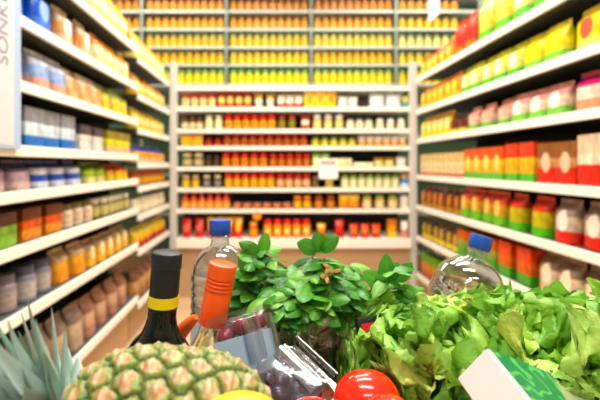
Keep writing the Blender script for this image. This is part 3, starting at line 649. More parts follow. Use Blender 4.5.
M_pet = mat_film('clear_pet', (0.86, 0.89, 0.93, 1), 0.08, 0.16, 0.95, bump=0.06, bscale=45)
M_water = mat('water', (0.95, 0.97, 1, 1), 0.0, 0, 1.0, 1.33)
M_blue = mat('cap_blue', '#1c50b8', 0.35)
def pet(name_label, base, lx, ly, rad, height, ribs, spiral):
    r = empty('water_bottle', base); tag(r, name_label, 'bottle'); lean(r, lx, ly)
    sh_top = height-0.036
    prof = [(rad*0.8, 0), (rad*0.97, 0.008)]
    n = 60
    zs = sh_top-0.06
    for i in range(1, n+1):
        z = 0.008+(zs-0.008)*i/n
        prof.append((rad*(1-0.035*(0.5+0.5*math.cos(z/ribs*2*PI))), z))
    for i in range(1, 17):
        t = i/16; a = t*PI/2
        prof.append((max(0.0145, rad*math.cos(a*0.98)**0.8 if t < 0.93 else 0.0145), zs+0.050*math.sin(a)+0.010*t))
    prof += [(0.0138, sh_top+0.003), (0.0135, sh_top+0.008), (0.0170, sh_top+0.009), (0.0170, sh_top+0.0115), (0.0132, sh_top+0.0125), (0.0132, sh_top+0.016)]
    wob = (lambda a, z: 1+(0.022*math.sin(3*a+z*120) if z < sh_top-0.02 and z > sh_top-0.16 else 0)) if spiral else None
    MB().lathe(prof, 48, wob=wob).build('plastic_body', M_pet, r)
    wl = zs+0.02
    wp = [(max(0.004, q*0.97-0.001), z+0.001) for q, z in prof if z < wl]
    MB().lathe(wp, 48, wob=wob).build('water', M_water, r)
    capm = MB(); k = 60
    vs = []; fs = []
    pr_ = [(0.0160, sh_top+0.0135), (0.0165, sh_top+0.0145), (0.0163, height-0.003), (0.0150, height), ]
    capm.lathe(pr_, 60, wob=lambda a, z: 1+0.012*(1 if int(a/(2*PI)*60) % 2 else -1))
    capm.build('screw_cap', M_blue, r)
    MB().lathe([(rad*1.004, zs*0.42), (rad*1.004, zs*0.8)], 48, cap=False).build('paper_label', mat('label_blue', '#b9cfe4', 0.4), r)
    return r
p0 = at(221, 0, 0.645); p0.z = FZ
pet('clear water bottle with blue cap behind the orange-capped wine bottle', p0, -0.005, 0, 0.0455, 1.10-(221-164.5)*0.645/F-FZ+0.002, 0.014, False)
p0 = at(427, 0, 0.67); p0.z = FZ
pet('clear water bottle with blue cap, tilted behind the lettuce', p0, 0.29, 0, 0.055, 0.317, 0.016, True)

# carrot tip beside the wine bottle
cr_ = empty('carrot', (0, 0, 0)); tag(cr_, 'orange carrot tip poking up between the two wine bottles', 'carrot')
a = at(196, 317, 0.475); b_ = at(172, 345, 0.50)
pts = [a+(b_-a)*t+Vector((0, 0, 0.003*math.sin(t*3))) for t in (0, 0.05, 0.15, 0.35, 0.6, 1.0)]
MB().tube(pts, 0.003, 14, 0.010).build('root', mat('carrot_orange', '#f0641c', 0.45, noise=0.15, scale=80), cr_)

# banner lettering
def text(s, size, loc, rot, m, parent, name='lettering'):
    cu = bpy.data.curves.new(name, 'FONT'); cu.body = s; cu.size = size; cu.extrude = 0.0004; cu.materials.append(m)
    t0 = bpy.data.objects.new(name, cu); C.objects.link(t0); bpy.context.view_layer.update()
    me = bpy.data.meshes.new_from_object(t0.evaluated_get(bpy.context.evaluated_depsgraph_get())); bpy.data.objects.remove(t0); bpy.data.curves.remove(cu)
    o = bpy.data.objects.new(name, me); C.objects.link(o); o.location = loc; o.rotation_euler = rot; o.parent = parent; return o
M3 = Matrix(((0, 0, 1), (-0.0, -1, 0), (1, 0, 0)))   # reads upward on the aisle face
tx = text('SONKUR', 0.07, (0.0042, -0.012, 0.24), (0, 0, 0), mat('print_grey', '#8c8c98', 0.5), bn)
tx.rotation_euler = Matrix(((0, 0, 1), (0, 0, 0), (0, 0, 0))).to_euler()
# local x -> world z, local y -> world -y, normal -> +x
tx.rotation_euler = Matrix(((0, 0, 1), (0, -1, 0), (1, 0, 0))).to_euler()

# ------------------------------------------------------------------ keep-out shapes for leaves
AVOID = []   # (point, axis end, radius)
def cap_axis(obj, r, h0, h1):
    mw = Matrix.Translation(obj.location) @ obj.rotation_euler.to_matrix().to_4x4()
    AVOID.append((mw @ Vector((0, 0, h0)), mw @ Vector((0, 0, h1)), r))
for o in [o for o in C.objects if o.name.startswith('water_bottle')]:
    cap_axis(o, 0.050 if o.location.x < 0 else 0.060, 0, 0.235); cap_axis(o, 0.022, 0.23, 0.34)
cap_axis(ob, 0.040, 0, 0.18); cap_axis(ob, 0.02, 0.18, 0.33)
def push(p, extra=0.0):
    for a, b, r in AVOID:
        ab = b-a; t = max(0, min(1, (p-a).dot(ab)/ab.length_squared)); q = a+ab*t; d = p-q
        if d.length < r+extra and d.length > 1e-6: p = q+d.normalized()*(r+extra)
    return p

# ------------------------------------------------------------------ potted basil
POT = Vector((0.045, 0.61, 0))
bas = empty('potted_basil', (POT.x, POT.y, 0.742)); tag(bas, 'leafy green basil plant in a black pot with clear sleeve', 'potted plant')
tray(0.045-0.06, 0.045+0.06, 0.55, 0.67, FZ, 0.741, 'brown cardboard box lying under the basil pot')
o0 = bas.location
MB().lathe([(0.042, 0), (0.044, 0.003), (0.054, 0.10), (0.058, 0.101), (0.058, 0.112), (0.053, 0.112), (0.052, 0.10), (0.05, 0.098)], 32).build('pot', mat('pot_black', '#15171b', 0.4), bas)
MB().lathe([(0.051, 0.098), (0.04, 0.103), (0.01, 0.106)], 24).build('soil', mat('soil_brown', '#2c2018', 0.95, noise=0.4, scale=150, bump=0.8), bas)
rb = random.Random(11)
stems = MB(); leaves = MB()
def leaf_basil(mb, base, direc, up, L, tone):
    d = direc.normalized(); s = d.cross(up); s = s.normalized() if s.length > 1e-4 else d.orthogonal().normalized(); n = s.cross(d).normalized()
    nu, nv = 9, 8; P = []; cols = []
    W = L*rb.uniform(0.27, 0.36); droop = rb.uniform(0.3, 0.8); cup = rb.uniform(-0.75, -0.1)
    for j in range(nv+1):
        t = j/nv; ww = W*(math.sin(PI*t**0.85))**0.62*(1-0.12*t) if 0 < t < 1 else 0.0008
        row = []
        for i in range(nu):
            u = i/(nu-1)*2-1
            lift = cup*abs(u)**1.3*ww*0.7 - 0.10*ww*math.exp(-(u/0.16)**2) - 0.04*L*math.cos(u*PI*1.0)*math.sin(PI*t)*0 + 0.035*L*abs(math.sin(t*PI*4.0+abs(u)*1.5))*math.sin(PI*t)*(1-abs(u)*0.5)
            q = base + d*(L*(t-0.12*droop*t*t)) + s*(u*ww) + n*(lift-droop*L*0.55*t*t)
            row.append(tuple(push(q)-o0))
            g = 1.25 if abs(u) < 0.12 else 1.0
            cols.append((tone[0]*g, tone[1]*g, tone[2]*g))
        P.append(row)
    mb.grid(P, cols)
def lin(h): return srgb(h)[:3]
BT = [lin('#438f24'), lin('#3f8a24'), lin('#58a42c'), lin('#246c18'), lin('#529c2c'), lin('#78b840')]
tips = [(262,243,.58),(252,256,.56),(243,270,.57),(236,284,.58),(244,297,.56),(258,300,.55),(272,270,.60),(275,284,.55),(288,272,.57),(292,294,.54),
        (303,274,.60),(306,284,.55),(318,243,.60),(322,256,.58),(312,270,.56),(331,268,.57),(338,281,.59),(326,292,.55),(345,270,.62),(356,283,.60),
        (362,296,.62),(266,275,.62),(300,268,.63),(334,258,.61),(350,260,.64),(386,284,.60),(394,266,.585),(404,281,.60),(388,300,.59),(399,304,.61),(318,300,.54),(280,305,.53),(300,303,.53),(234,272,.60),(284,270,.58),(268,292,.53)]
for k, (x, y, Y) in enumerate(tips):
    tip = at(x, y+6, Y)
    a = rb.uniform(0, 2*PI); rr = rb.uniform(0, 0.035)
    base = Vector((POT.x+rr*math.cos(a), POT.y+rr*math.sin(a), o0.z+0.1))
    mid = base*0.5+tip*0.5; mid.z += 0.02; mid.x = base.x*0.6+tip.x*0.4
    if x > 380: mid = at(368, 300, 0.6)
    pts = []
    for i in range(9):
        t = i/8; pts.append((base*(1-t)**2+mid*2*t*(1-t)+tip*t*t))
    stems.tube([tuple(push(p)-o0) for p in pts], 0.0018, 6, 0.0011)
    up = Vector((0, 0, 1))
    ax = (pts[-1]-pts[-3]).normalized()
    small = x > 380
    for node, (tt, nl) in enumerate(((8, 4), (7, 3), (6, 2), (5, 1))):
        if small and node > 1: break
        if not small and node > 2 and rb.random() < .5: continue
        for q in range(nl+(1 if node < 2 else 0)):
            ang = q*2*PI/nl + node*1.2 + rb.uniform(-.4, .4) + k
            d = Vector((math.cos(ang), math.sin(ang)*0.9-0.25, rb.uniform(-0.15, 0.5) if node == 0 else rb.uniform(-0.35, 0.15)))
            L = rb.uniform(0.034, 0.048) if node else rb.uniform(0.024, 0.038)
            leaf_basil(leaves, pts[tt], d, Vector((rb.uniform(-.5, .5), rb.uniform(-.9, .1), 1)).normalized(), L*rb.uniform(.75, 1.1), BT[rb.randrange(len(BT))])
# the sprig reaching over toward the lettuce: bigger upright and hanging leaves
for (x, y, x2, y2, L) in ((386, 284, 389, 252, .044), (387, 286, 384, 318, .048), (395, 282, 416, 262, .036), (396, 290, 418, 296, .036), (385, 288, 364, 270, .04), (394, 296, 408, 318, .04), (386, 284, 402, 262, .034)):
    a = at(x, y, .6); b2 = at(x2, y2, .58); leaf_basil(leaves, a, b2-a, Vector((0, -1, .25)), L*1.05, BT[rb.randrange(3)])
for (x, y, x2, y2, L) in ((262, 255, 266, 234, .03), (262, 255, 248, 246, .034), (318, 252, 319, 233, .028), (318, 250, 332, 240, .032), (318, 250, 303, 244, .032), (244, 275, 252, 250, .045), (240, 280, 226, 296, .04)):
    a = at(x, y, .58); b2 = at(x2, y2, .565); leaf_basil(leaves, a, b2-a, Vector((0, -1, .35)), L*1.1, BT[rb.randrange(3)])
stems.build('stems', mat('stem_green', '#a9c07a', 0.5), bas)
leaves.build('leaves', mat_tint('basil_leaf', 0.40, 0.3, 0.25, 120, coat=0.1), bas, colattr=True, sharp=180)
dry = MB()
for (x, y) in ((327, 276), (334, 272), (330, 268)):
    a = at(x, y, .545); 
    for q in range(2): 
        s_ = len(dry.v); leaf_basil(dry, a, Vector((rb.uniform(-1, 1), -.3, rb.uniform(-.5, .5))), Vector((0, -1, .3)), .010, (1, 1, 1))
dry.build('dry_leaves', mat('leaf_dry', '#c08a50', 0.7), bas)
# crumpled clear sleeve
rs = random.Random(3)
M_film = mat_film('clear_film', (0.94, 0.96, 0.97, 1), 0.10, 0.07, 0.55, bump=1.0, bscale=28)
P = []
nA = 72
for j in range(15):
    t = j/14; row = []
    for i in range(nA):
        a = 2*PI*i/nA
        r = 0.058+0.028*t**1.2+0.006*math.sin(a*9+t*3)*t+0.005*math.sin(a*23+t*9)*t+0.004*math.sin(t*17+a*5)*t
        top = 0.125+0.03*max(0, math.cos(a+0.7))+0.012*math.sin(a*7)+0.008*math.sin(a*17)
        p = Vector((POT.x+0.012*t+r*math.cos(a)*(1+0.25*t*max(0, math.cos(a))), POT.y+r*math.sin(a), o0.z+0.01+top*t))
        p = push(p, 0.001)
        row.append(tuple(p-o0))
    P.append(row)
MB().grid(P, closed=True).build('clear_sleeve', M_film, bas)

# ------------------------------------------------------------------ grape punnets
def frame_obj(o, origin, ex, ey):
    ex = ex.normalized(); ez = ex.cross(ey).normalized(); ey = ez.cross(ex)
    o.location = origin; o.rotation_euler = Matrix((ex, ey, ez)).transposed().to_euler()
def grapes(mb, W, D, Hh, r, rg, n):
    pts = []
    for k in range(6000):
        p = Vector((rg.uniform(r*1.15, W-r*1.15), rg.uniform(r*1.15, D-r*1.15), rg.uniform(r*1.1, Hh-r*1.15)))
        if all((p-q).length > r*1.75 for q in pts):
            pts.append(p)
            if len(pts) >= n: break
    return pts
M_grape_r = mat('grape_red', '#8a2a44', 0.25, noise=0.35, scale=90, coat=0.4)
M_grape_d = mat('grape_dark', '#2c2140', 0.22, noise=0.5, scale=90, coat=0.5)
M_clam = mat_film('punnet_plastic', (0.93, 0.93, 0.97, 1), 0.10, 0.05, 0.7, bump=0.08, bscale=30)
def punnet(label, origin, ex, ey, W, D, Hh, m_fruit, gr, n, seed, fruitlabel):
    r = empty('fruit_punnet'); frame_obj(r, origin, ex, ey); tag(r, label, 'punnet')
    mb = MB(); t = 0.004
    # tapered tray with a lid step, ribbed ridge
    def ring(z, inset):
        out = []; x0, x1, y0, y1 = inset, W-inset, inset, D-inset; c = 0.008
        for cx, cy, a0 in ((x1-c, y1-c, 0), (x0+c, y1-c, PI/2), (x0+c, y0+c, PI), (x1-c, y0+c, 3*PI/2)):
            for q in range(4):
                a = a0+q*PI/6; out.append((cx+c*math.cos(a), cy+c*math.sin(a), z))
        return out
    P = [ring(0, 0.01), ring(0.002, 0.007), ring(Hh*0.6, 0.002), ring(Hh*0.62, -0.005), ring(Hh*0.66, -0.005), ring(Hh*0.68, 0.002), ring(Hh*0.97, 0.006), ring(Hh, 0.010)]
    mb.grid(P, closed=True); n16 = 16; mb.f.append(tuple(reversed(range(n16)))); k = (len(P)-1)*n16; mb.f.append(tuple(range(k, k+n16)))
    mb.build('clear_box', M_clam, r, sharp=30)
    rd = MB(); xr = W*0.66
    for (xx, ww) in ((xr, 0.012), (xr+0.024, 0.004)):
        rows = []
        for q in range(9):
            a = PI*q/8; rows.append([(xx+ww*math.cos(a), y, Hh+0.0005+0.006*math.sin(a)) for y in (0.008, D-0.008)])
        rd.grid(rows)
    rd.build('lid_ridge', mat_film('ridge_plastic', (0.85, 0.87, 0.95, 1), 0.15, 0.2, 0.7), r)
    rg = random.Random(seed); pts = grapes(None, W, D, Hh, gr, rg, n)
    g0 = None
    for p in pts:
        if g0 is None:
            prf = [(0.0006, -gr*1.15)]+[(gr*math.cos(a), gr*1.15*math.sin(a)) for a in [(-PI/2)+PI*q/10 for q in range(1, 10)]]+[(0.0006, gr*1.15)]
            g0 = MB().lathe(prf, 14).build('grape', m_fruit); g = g0
            tag(g, fruitlabel, 'grape', fruitlabel.split(' in ')[0]+'s in the punnet'); 
        else: g = g0.copy(); C.objects.link(g)
        mw = Matrix.Translation(r.location) @ r.rotation_euler.to_matrix().to_4x4()
        g.location = mw @ p; g.rotation_euler = (rg.uniform(0, 3), rg.uniform(0, 3), 0)
    return r
# dark one, tilted toward the viewer
o_ = at(262, 381, 0.415); xr_ = at(323, 357, 0.475); yu = Vector((-0.05, 0.75, 0.55))
pd = punnet('clear plastic punnet of dark purple grapes with folded ridge, next to the big tomato', at(292, 419, 0.395)-Vector((.8, .5, .25)).normalized().cross(Vector((-.6, .75, .25)).normalized())*0.04, Vector((.8, .5, .25)), Vector((-.6, .75, .25)), 0.062, 0.082, 0.040, M_grape_d, 0.0105, 40, 7, 'dark purple grape in the punnet by the tomato')
pr2 = punnet('clear punnet of red grapes with grey blue label between orange-capped bottle and basil pot', at(222, 378, 0.50), Vector((1, 0.12, 0.24)), Vector((-0.24, 0.35, 0.95)), 0.072, 0.064, 0.038, M_grape_r, 0.0105, 30, 9, 'red grape in the punnet beside the orange-capped bottle')
MB().box(0.002, 0.070, -0.002, 0.040, 0.0385, 0.0395, 0.0003).build('paper_label', mat('label_greyblue', '#8fa9bd', 0.35), pr2, smooth=False)

# red and black little packet by the sleeve
rp = empty('snack_packet'); frame_obj(rp, at(358, 343, 0.535), Vector((1, 0.25, 0.05)), Vector((0, 0.4, 1))); tag(rp, 'small black packet with red stripe half hidden beside the lettuce', 'packet')
MB().box(0, 0.035, 0, 0.03, 0, 0.012, 0.003).build('pouch', mat('packet_black', '#17191d', 0.35), rp)
MB().box(0.004, 0.024, 0.012, 0.022, 0.0121, 0.0128, 0.0002).build('red_stripe', mat('stripe_red', '#d8202a', 0.35), rp, smooth=False)

# ------------------------------------------------------------------ tomatoes and lemons
M_tom = mat('tomato_skin', '#e8290f', 0.16, noise=0.08, scale=25, coat=0.6, sss=0.15)
M_calyx = mat('calyx_green', '#5f8a34', 0.6)
def tomato(c, r, label, rot):
    t = empty('tomato', c, rot); tag(t, label, 'tomato')
    prof = []
    for q in range(0, 25):
        a = -PI/2+PI*q/24; rr = r*math.cos(a)**0.92 if abs(math.cos(a)) > 1e-6 else 0.0005
        z = 0.86*r*math.sin(a) - (0.16*r*math.exp(-(rr/(0.28*r))**2) if a > 0 else -0.05*r*math.exp(-(rr/(0.25*r))**2))
        prof.append((max(0.0004, rr), z))
    MB().lathe(prof, 40, wob=lambda a, z: 1+0.018*math.cos(5*a)*(1 if z > 0 else .3)).build('flesh', M_tom, t)
    mb = MB()
    for k in range(5):
        a = 2*PI*k/5
        rows = []
        for q in range(7):
            tt = q/6; rad = r*(0.05+0.42*tt); wd = r*0.07*math.sin(PI*min(1, tt*0.85+0.15))+0.0002
            z = r*(0.71+0.10*math.sin(PI*tt*0.8))+0.002
            rows.append([(rad*math.cos(a)-s_*wd*math.sin(a), rad*math.sin(a)+s_*wd*math.cos(a), z) for s_ in (-1, 0, 1)])
        mb.grid(rows)
    mb.tube([(0, 0, r*.68), (0.001, 0, r*.8), (0.003, 0.001, r*.95)], 0.0025, 7)
    mb.build('calyx', M_calyx, t)
c1 = at(366, 404.5, 0.435); tomato(c1, 0.0365, 'large ripe red tomato in the middle of the pile', (-1.0, 0.3, 0.3))
c2 = at(317, 436, 0.385); tomato(c2, 0.0345, 'red tomato just peeping up below the dark grape punnet', (0.4, -2.2, 0.3))
c3 = at(388, 432, 0.372); tomato(c3, 0.031, 'smaller red tomato in front of the large ripe one', (0.2, 2.2, 0.3))
M_lem = mat('lemon_skin', '#f7cf12', 0.35, bump=0.25, scale=350, noise=0.05)
def lemon(c, r, label, rot):
    prof = [(0.0008, -1.34*r), (0.14*r, -1.30*r), (0.2*r, -1.2*r)]
    for q in range(1, 20):
        a = -PI/2+PI*q/20; prof.append((r*math.cos(a)**0.9, 1.2*r*math.sin(a)))
    prof += [(0.22*r, 1.2*r), (0.15*r, 1.33*r), (0.0008, 1.37*r)]
    prof = [p for i, p in enumerate(prof) if i < 3 or p[0] > 0.0007]
    prof.sort(key=lambda p: p[1])
    l = empty('lemon', c, rot); tag(l, label, 'lemon')
    MB().lathe(prof, 28).build('peel', M_lem, l)
    MB().lathe([(0.003, 1.36*r), (0.0035, 1.39*r), (0.001, 1.4*r)], 8).build('stem_scar', M_calyx, l)
lemon(at(240, 437, 0.272), 0.0265, 'yellow lemon lying against the front of the pineapple', (0.2, 1.45, 0.2))

# ------------------------------------------------------------------ green and white carton
ex = Vector((1, 0, 0)); 
def camv(x, yd, toward): return Vector((x, -toward, -yd))
def unit(deg, length, toward):
    a = math.radians(deg); return camv(length*math.cos(a), length*math.sin(a), toward).normalized()
e2 = Vector((.167, .08, -.084)).normalized(); e1 = Vector((-.0218, .011, -.0333)); e1 = (e1-e2*e1.dot(e2)).normalized(); e3 = e1.cross(e2).normalized()
Bc = at(486.5, 347.5, 0.385)
cb = empty('food_carton', Bc); tag(cb, 'tilted carton with white side and green swirl side resting in the lettuce', 'carton')
L1, L2, L3 = 0.042, 0.20, 0.12
M_cw = mat('carton_white', '#f0e6e4', 0.45)
def P3(a, b, c): return e1*a+e2*b+e3*c
vs = [P3(a, b, c) for a in (0, L1) for b in (0, L2) for c in (0, L3)]
bm = bmesh.new(); V = [bm.verts.new(v) for v in vs]
for f in ((0,1,3,2), (4,6,7,5), (0,4,5,1), (2,3,7,6), (0,2,6,4), (1,5,7,3)): bm.faces.new([V[i] for i in f])
bmesh.ops.recalc_face_normals(bm, faces=bm.faces[:]); bmesh.ops.bevel(bm, geom=bm.edges[:], offset=0.0012, segments=2, affect='EDGES')
me = bpy.data.meshes.new('card_body'); bm.to_mesh(me); bm.free(); me.materials.append(M_cw)
o = bpy.data.objects.new('card_body', me); C.objects.link(o); o.parent = cb
# printed panels on the long side (plane of e2,e3)
nrm = e2.cross(e3).normalized()
if nrm.dot(e1) > 0: nrm = -nrm
def panel(name, pts, m, lift=0.0004):
    v = [e2*a+e3*b+nrm*lift for a, b in pts]; v2 = [p-nrm*0.00035 for p in v]; n = len(v)
    return MB().add([tuple(p) for p in v+v2], [tuple(range(n)), tuple(reversed(range(n, 2*n)))]+[(i, (i+1) % n, n+(i+1) % n, n+i) for i in range(n)]).build(name, m, cb, smooth=False)
m_g, nt, b = new_mat('print_green_swirl')
tc = nt.nodes.new('ShaderNodeTexCoord'); wv = nt.nodes.new('ShaderNodeTexWave'); wv.wave_type = 'RINGS'; wv.inputs['Scale'].default_value = 22
wv.inputs['Distortion'].default_value = 7; wv.inputs['Detail'].default_value = 1; wv.inputs['Detail Scale'].default_value = 2.5
cr = nt.nodes.new('ShaderNodeValToRGB'); cr.color_ramp.elements[0].color = srgb('#0a7a44'); cr.color_ramp.elements[1].color = srgb('#4fae52')
cr.color_ramp.elements[0].position = 0.62; cr.color_ramp.elements[1].position = 0.95
nt.links.new(tc.outputs['Object'], wv.inputs[0]); nt.links.new(wv.outputs[0], cr.inputs[0]); nt.links.new(cr.outputs[0], b.inputs['Base Color']); b.inputs['Roughness'].default_value = 0.35
panel('green_print', [(0.004, 0.001), (0.106, 0.001), (0.094, 0.015), (0.076, 0.04), (0.068, L3-0.002), (0.004, L3-0.002)], m_g)
panel('beige_print', [(0.1065, 0.001), (L2-0.001, 0.001), (L2-0.001, L3-0.002), (0.0685, L3-0.002), (0.0765, 0.04), (0.0945, 0.015)], mat('print_beige', '#96a070', 0.4, noise=0.2, scale=60))
# dark round print marks at the foot of the white side
n2 = e1.cross(e3).normalized()
if n2.dot(e2) > 0: n2 = -n2
mb = MB()
for (a_, c_) in ((0.030, 0.048), (0.012, 0.055)):
    ctr = e1*a_+e3*c_+n2*0.0006; rr = 0.0065; k = 20
    ring_ = [tuple(ctr+(e1*math.cos(2*PI*i/k)+e3*math.sin(2*PI*i/k))*rr) for i in range(k)]
    mb.add(ring_, [tuple(range(k))])
    mb.add([tuple(Vector(p)-n2*0.0005) for p in ring_], [tuple(reversed(range(k)))])
mb.build('dark_print', mat('print_plum', '#4a3a44', 0.5), cb, smooth=False)

# ------------------------------------------------------------------ lettuces
LT = [lin('#c4e860'), lin('#b0dc54'), lin('#9cd04c'), lin('#80bc40'), lin('#d4ee84'), lin('#a4d454'), lin('#68a838'), lin('#e4ea78'), lin('#8cc848'), lin('#c0e470')]
M_let = mat_tint('lettuce_leaf', 0.36, 0.32, 1.0, 110)
for a, b, r in ((c1, c1+Vector((0, 0, .001)), 0.041), (c3, c3+Vector((0, 0, .001)), 0.034)): AVOID.append((a, b, r))
for q in (0.0, 0.06, 0.12, 0.16): AVOID.append((Bc+e2*q+e1*0.02+e3*0.0, Bc+e2*q+e1*0.02+e3*0.12, 0.028))
def soft(v, lim, k=0.2): return v if v > lim else lim-(lim-v)*k
def lettuce(cx, cy, cz, Rr, n, seed, label):
    r = empty('lettuce', (cx, cy, FZ)); tag(r, label, 'lettuce'); rl = random.Random(seed); mb = MB()
    o1 = r.location.copy()
    for k in range(n):
        f = (k+0.5)/n; az = k*2.39996+rl.uniform(-.3, .3)
        el = 1.25-1.35*f+rl.uniform(-.25, .25)                # inner leaves stand up, outer ones spread
        L = Rr*rl.uniform(0.5, 0.82); curl = rl.uniform(0.7, 1.9)
        h = Vector((math.cos(az), math.sin(az), 0)); side_ = Vector((-math.sin(az), math.cos(az), 0))
        tw = rl.uniform(-.9, .9); side_ = (side_*math.cos(tw)+Vector((0, 0, 1))*math.sin(tw)).normalized()
        q0 = f**0.5*Rr*0.8
        base = Vector((cx, cy, cz))+h*q0+Vector((0, 0, -0.03-0.06*f-rl.uniform(0, .02)))
        if base.x < 0.17 and base.y < 0.475: continue
        nv, nu = 24, 21; W = L*rl.uniform(0.42, 0.62); ph = rl.uniform(0, 6.28); ph2 = rl.uniform(0, 6.28); fr = rl.uniform(0.8, 1.3)
        tone = Vector(LT[rl.randrange(len(LT))]); P = []; cols = []; p = base.copy()
        for j in range(nv+1):
            t = j/nv; ang = el-curl*t*t
            d = h*math.cos(ang)+Vector((0, 0, math.sin(ang))); nn = d.cross(side_).normalized()
            if nn.z < 0: nn = -nn
            if j: p = p+d*(L/nv)
            ww = W*(0.25+0.75*min(1, t*1.6))*(1-max(0, (t-0.75)/0.25)**2*0.45)*(1+0.15*math.sin(t*23*fr+ph))
            row = []
            for i in range(nu):
                u = i/(nu-1)*2-1; au = abs(u); sg = 1 if u > 0 else -1
                ruf = au**1.9*W*(0.28*math.sin(t*17*fr+ph+sg*1.3)+0.20*math.sin(t*36*fr+ph2+sg))
                tipr = W*0.20*t**4*math.sin(u*10+ph2)
                pk = W*0.08*math.sin(t*22+ph+u*3)*math.sin(u*12+t*5)*(1-au*0.4)
                q = p+side_*(u*ww*(1-0.12*au))+nn*(ruf+tipr+pk+0.30*W*au*au)+d*(W*(0.05*math.sin(u*13+ph)-0.5*au**2.5)*t)
                q.y = soft(q.y, 0.425 if q.x > .16 else 0.455, 0.3); q.x = soft(q.x, 0.105)
                yl = 313+max(0, (0.172-q.x)/0.06)*30-(8 if q.x > .3 else 0); zt_ = CAMZ-(yl-164.5)*q.y/F
                q.z = -soft(-q.z, -zt_, 0.55)
                q.z = max(q.z, FZ+0.002)
                q = push(q, 0.001)
                row.append(tuple(q-o1))
                rbm = max(0, 1-au*8)*(1-t*0.7)
                c = tone*(1-rbm)+Vector(lin('#dfe8b0'))*rbm
                edge = min(1, max(0, au-0.8)*2.2+max(0, t-0.88)*3)
                c = c*(1-edge)+Vector(lin('#74b03c'))*edge
                cols.append(tuple(c))
            P.append(row)
        mb.grid(P, cols)
    mb.build('leaves', M_let, r, colattr=True, sharp=180)
    MB().lathe([(0.016, 0.0), (0.02, 0.01), (0.018, cz-0.06-FZ)], 14).build('stalk', mat('stalk_pale', '#dfe8b8', 0.5), r)
lettuce(0.195, 0.535, 0.905, 0.115, 150, 21, 'frilly green lettuce between the large tomato and the tilted carton')
lettuce(0.365, 0.545, 0.905, 0.125, 160, 33, 'frilly green lettuce behind the green side of the carton')

# ------------------------------------------------------------------ pineapple
PC = Vector(((168-270)*0.33/F, 0.33, 0.0)); PR, PLn = 0.0555, 0.082
PC.z = 0.837+PR+0.001
pa = empty('pineapple', PC); tag(pa, 'ripe pineapple lying on its side with grey-green crown', 'pineapple')
pa.rotation_euler = (0.0, 0.10, 0.06)
rp_ = random.Random(4)
NE = 150
eyes = []
for k in range(NE):
    t = (k+0.5)/NE*2-1; a = k*2.39996
    eyes.append((t, a))
def surf(t, a):     # t -1..1 along the body, -1 = crown end
    x = PLn*t; rr = PR*(max(0.0, 1-abs(t)**2.6))**0.5
    return np.array([x, rr*np.cos(a), rr*np.sin(a)])
# even spacing by arc area
ts = np.linspace(-0.999, 0.999, 400); rr = PR*np.sqrt(np.maximum(0, 1-np.abs(ts)**2.6))
ds = np.sqrt(np.gradient(PLn*ts)**2+np.gradient(rr)**2); area = np.cumsum(rr*ds); area /= area[-1]
E = []; 
for k in range(NE):
    t = np.interp((k+0.5)/NE, area, ts); E.append(surf(t, k*2.39996))
E = np.array(E)
NT, NA = 300, 380
tt = np.interp(np.linspace(0.0, 1, NT), area*0.5+np.linspace(0, 1, 400)*0.5, ts)
S = np.zeros((NT, NA, 3)); aa = np.linspace(0, 2*PI, NA, endpoint=False)
for j, t in enumerate(tt):
    r0 = PR*math.sqrt(max(0, 1-abs(t)**2.6)); S[j, :, 0] = PLn*t; S[j, :, 1] = r0*np.cos(aa); S[j, :, 2] = r0*np.sin(aa)
Sf = S.reshape(-1, 3); nrmS = Sf/np.array([PLn, PR, PR])**2; nrmS /= np.linalg.norm(nrmS, axis=1, keepdims=True)+1e-9
Sw = Sf+0.0010*np.sin(Sf[:, [1, 2, 0]]*620)+0.0005*np.sin(Sf[:, [2, 0, 1]]*1500+1.3)
D = np.linalg.norm(Sw[:, None, :]-E[None, :, :], axis=2); idx = np.argsort(D, axis=1)[:, :2]
d1 = np.take_along_axis(D, idx[:, :1], 1)[:, 0]; d2 = np.take_along_axis(D, idx[:, 1:2], 1)[:, 0]
edge = np.clip((d2-d1)/0.0062, 0, 1)
Ec = E[idx[:, 0]]; loc = Sf-Ec
# bract: a pointed lip on the crown side of each eye centre
lx = -loc[:, 0]; tang = np.linalg.norm(loc-loc[:, :1]*np.array([[1, 0, 0]]), axis=1)
rgn = np.random.RandomState(2); jit = rgn.uniform(0.8, 1.2, NE)[idx[:, 0]]; hue = rgn.uniform(0, 1, NE)[idx[:, 0]]
noise = rgn.uniform(-1, 1, len(Sf))
dome = edge**0.6*0.0046
core = np.exp(-(d1/0.0042)**2)
lip = np.exp(-((lx-0.001)/0.0022)**2-(tang/0.005)**2)
disp = dome*jit-0.0012*np.exp(-(d1/0.006)**2)+0.0030*lip+0.0003*noise
V_ = Sf+nrmS*disp[:, None]
g_dark = np.array(lin('#1f3a12')); g_mid = np.array(lin('#74923a')); g_pale = np.array(lin('#c4b283')); tan = np.array(lin('#c98f4e')); orange = np.array(lin('#c06016')); pink = np.array(lin('#d8b898')); brown = np.array(lin('#5a3218'))
streak = 0.5+0.5*np.sin(np.arctan2(loc[:, 1]*Sf[:, 2]-loc[:, 2]*Sf[:, 1], loc[:, 0]*PR)*16+hue*6)
def mixc(a, b, f): return a*(1-f[:, None])+b*f[:, None]
col = np.repeat(g_dark[None], len(Sf), 0)
col = mixc(col, np.repeat(g_mid[None], len(Sf), 0), np.clip(edge*2.2-0.2, 0, 1))
inner = np.clip(1-(d1/0.0080)**2, 0, 1)
col = mixc(col, np.repeat(g_pale[None], len(Sf), 0), inner**0.6*(0.45+0.4*streak))
col = mixc(col, hue[:, None]*orange[None]+(1-hue[:, None])*tan[None], np.clip(core*1.3*(hue*0.7+0.3), 0, 1))
col = mixc(col, np.repeat(pink[None], len(Sf), 0), np.clip(lip*0.95, 0, 1))
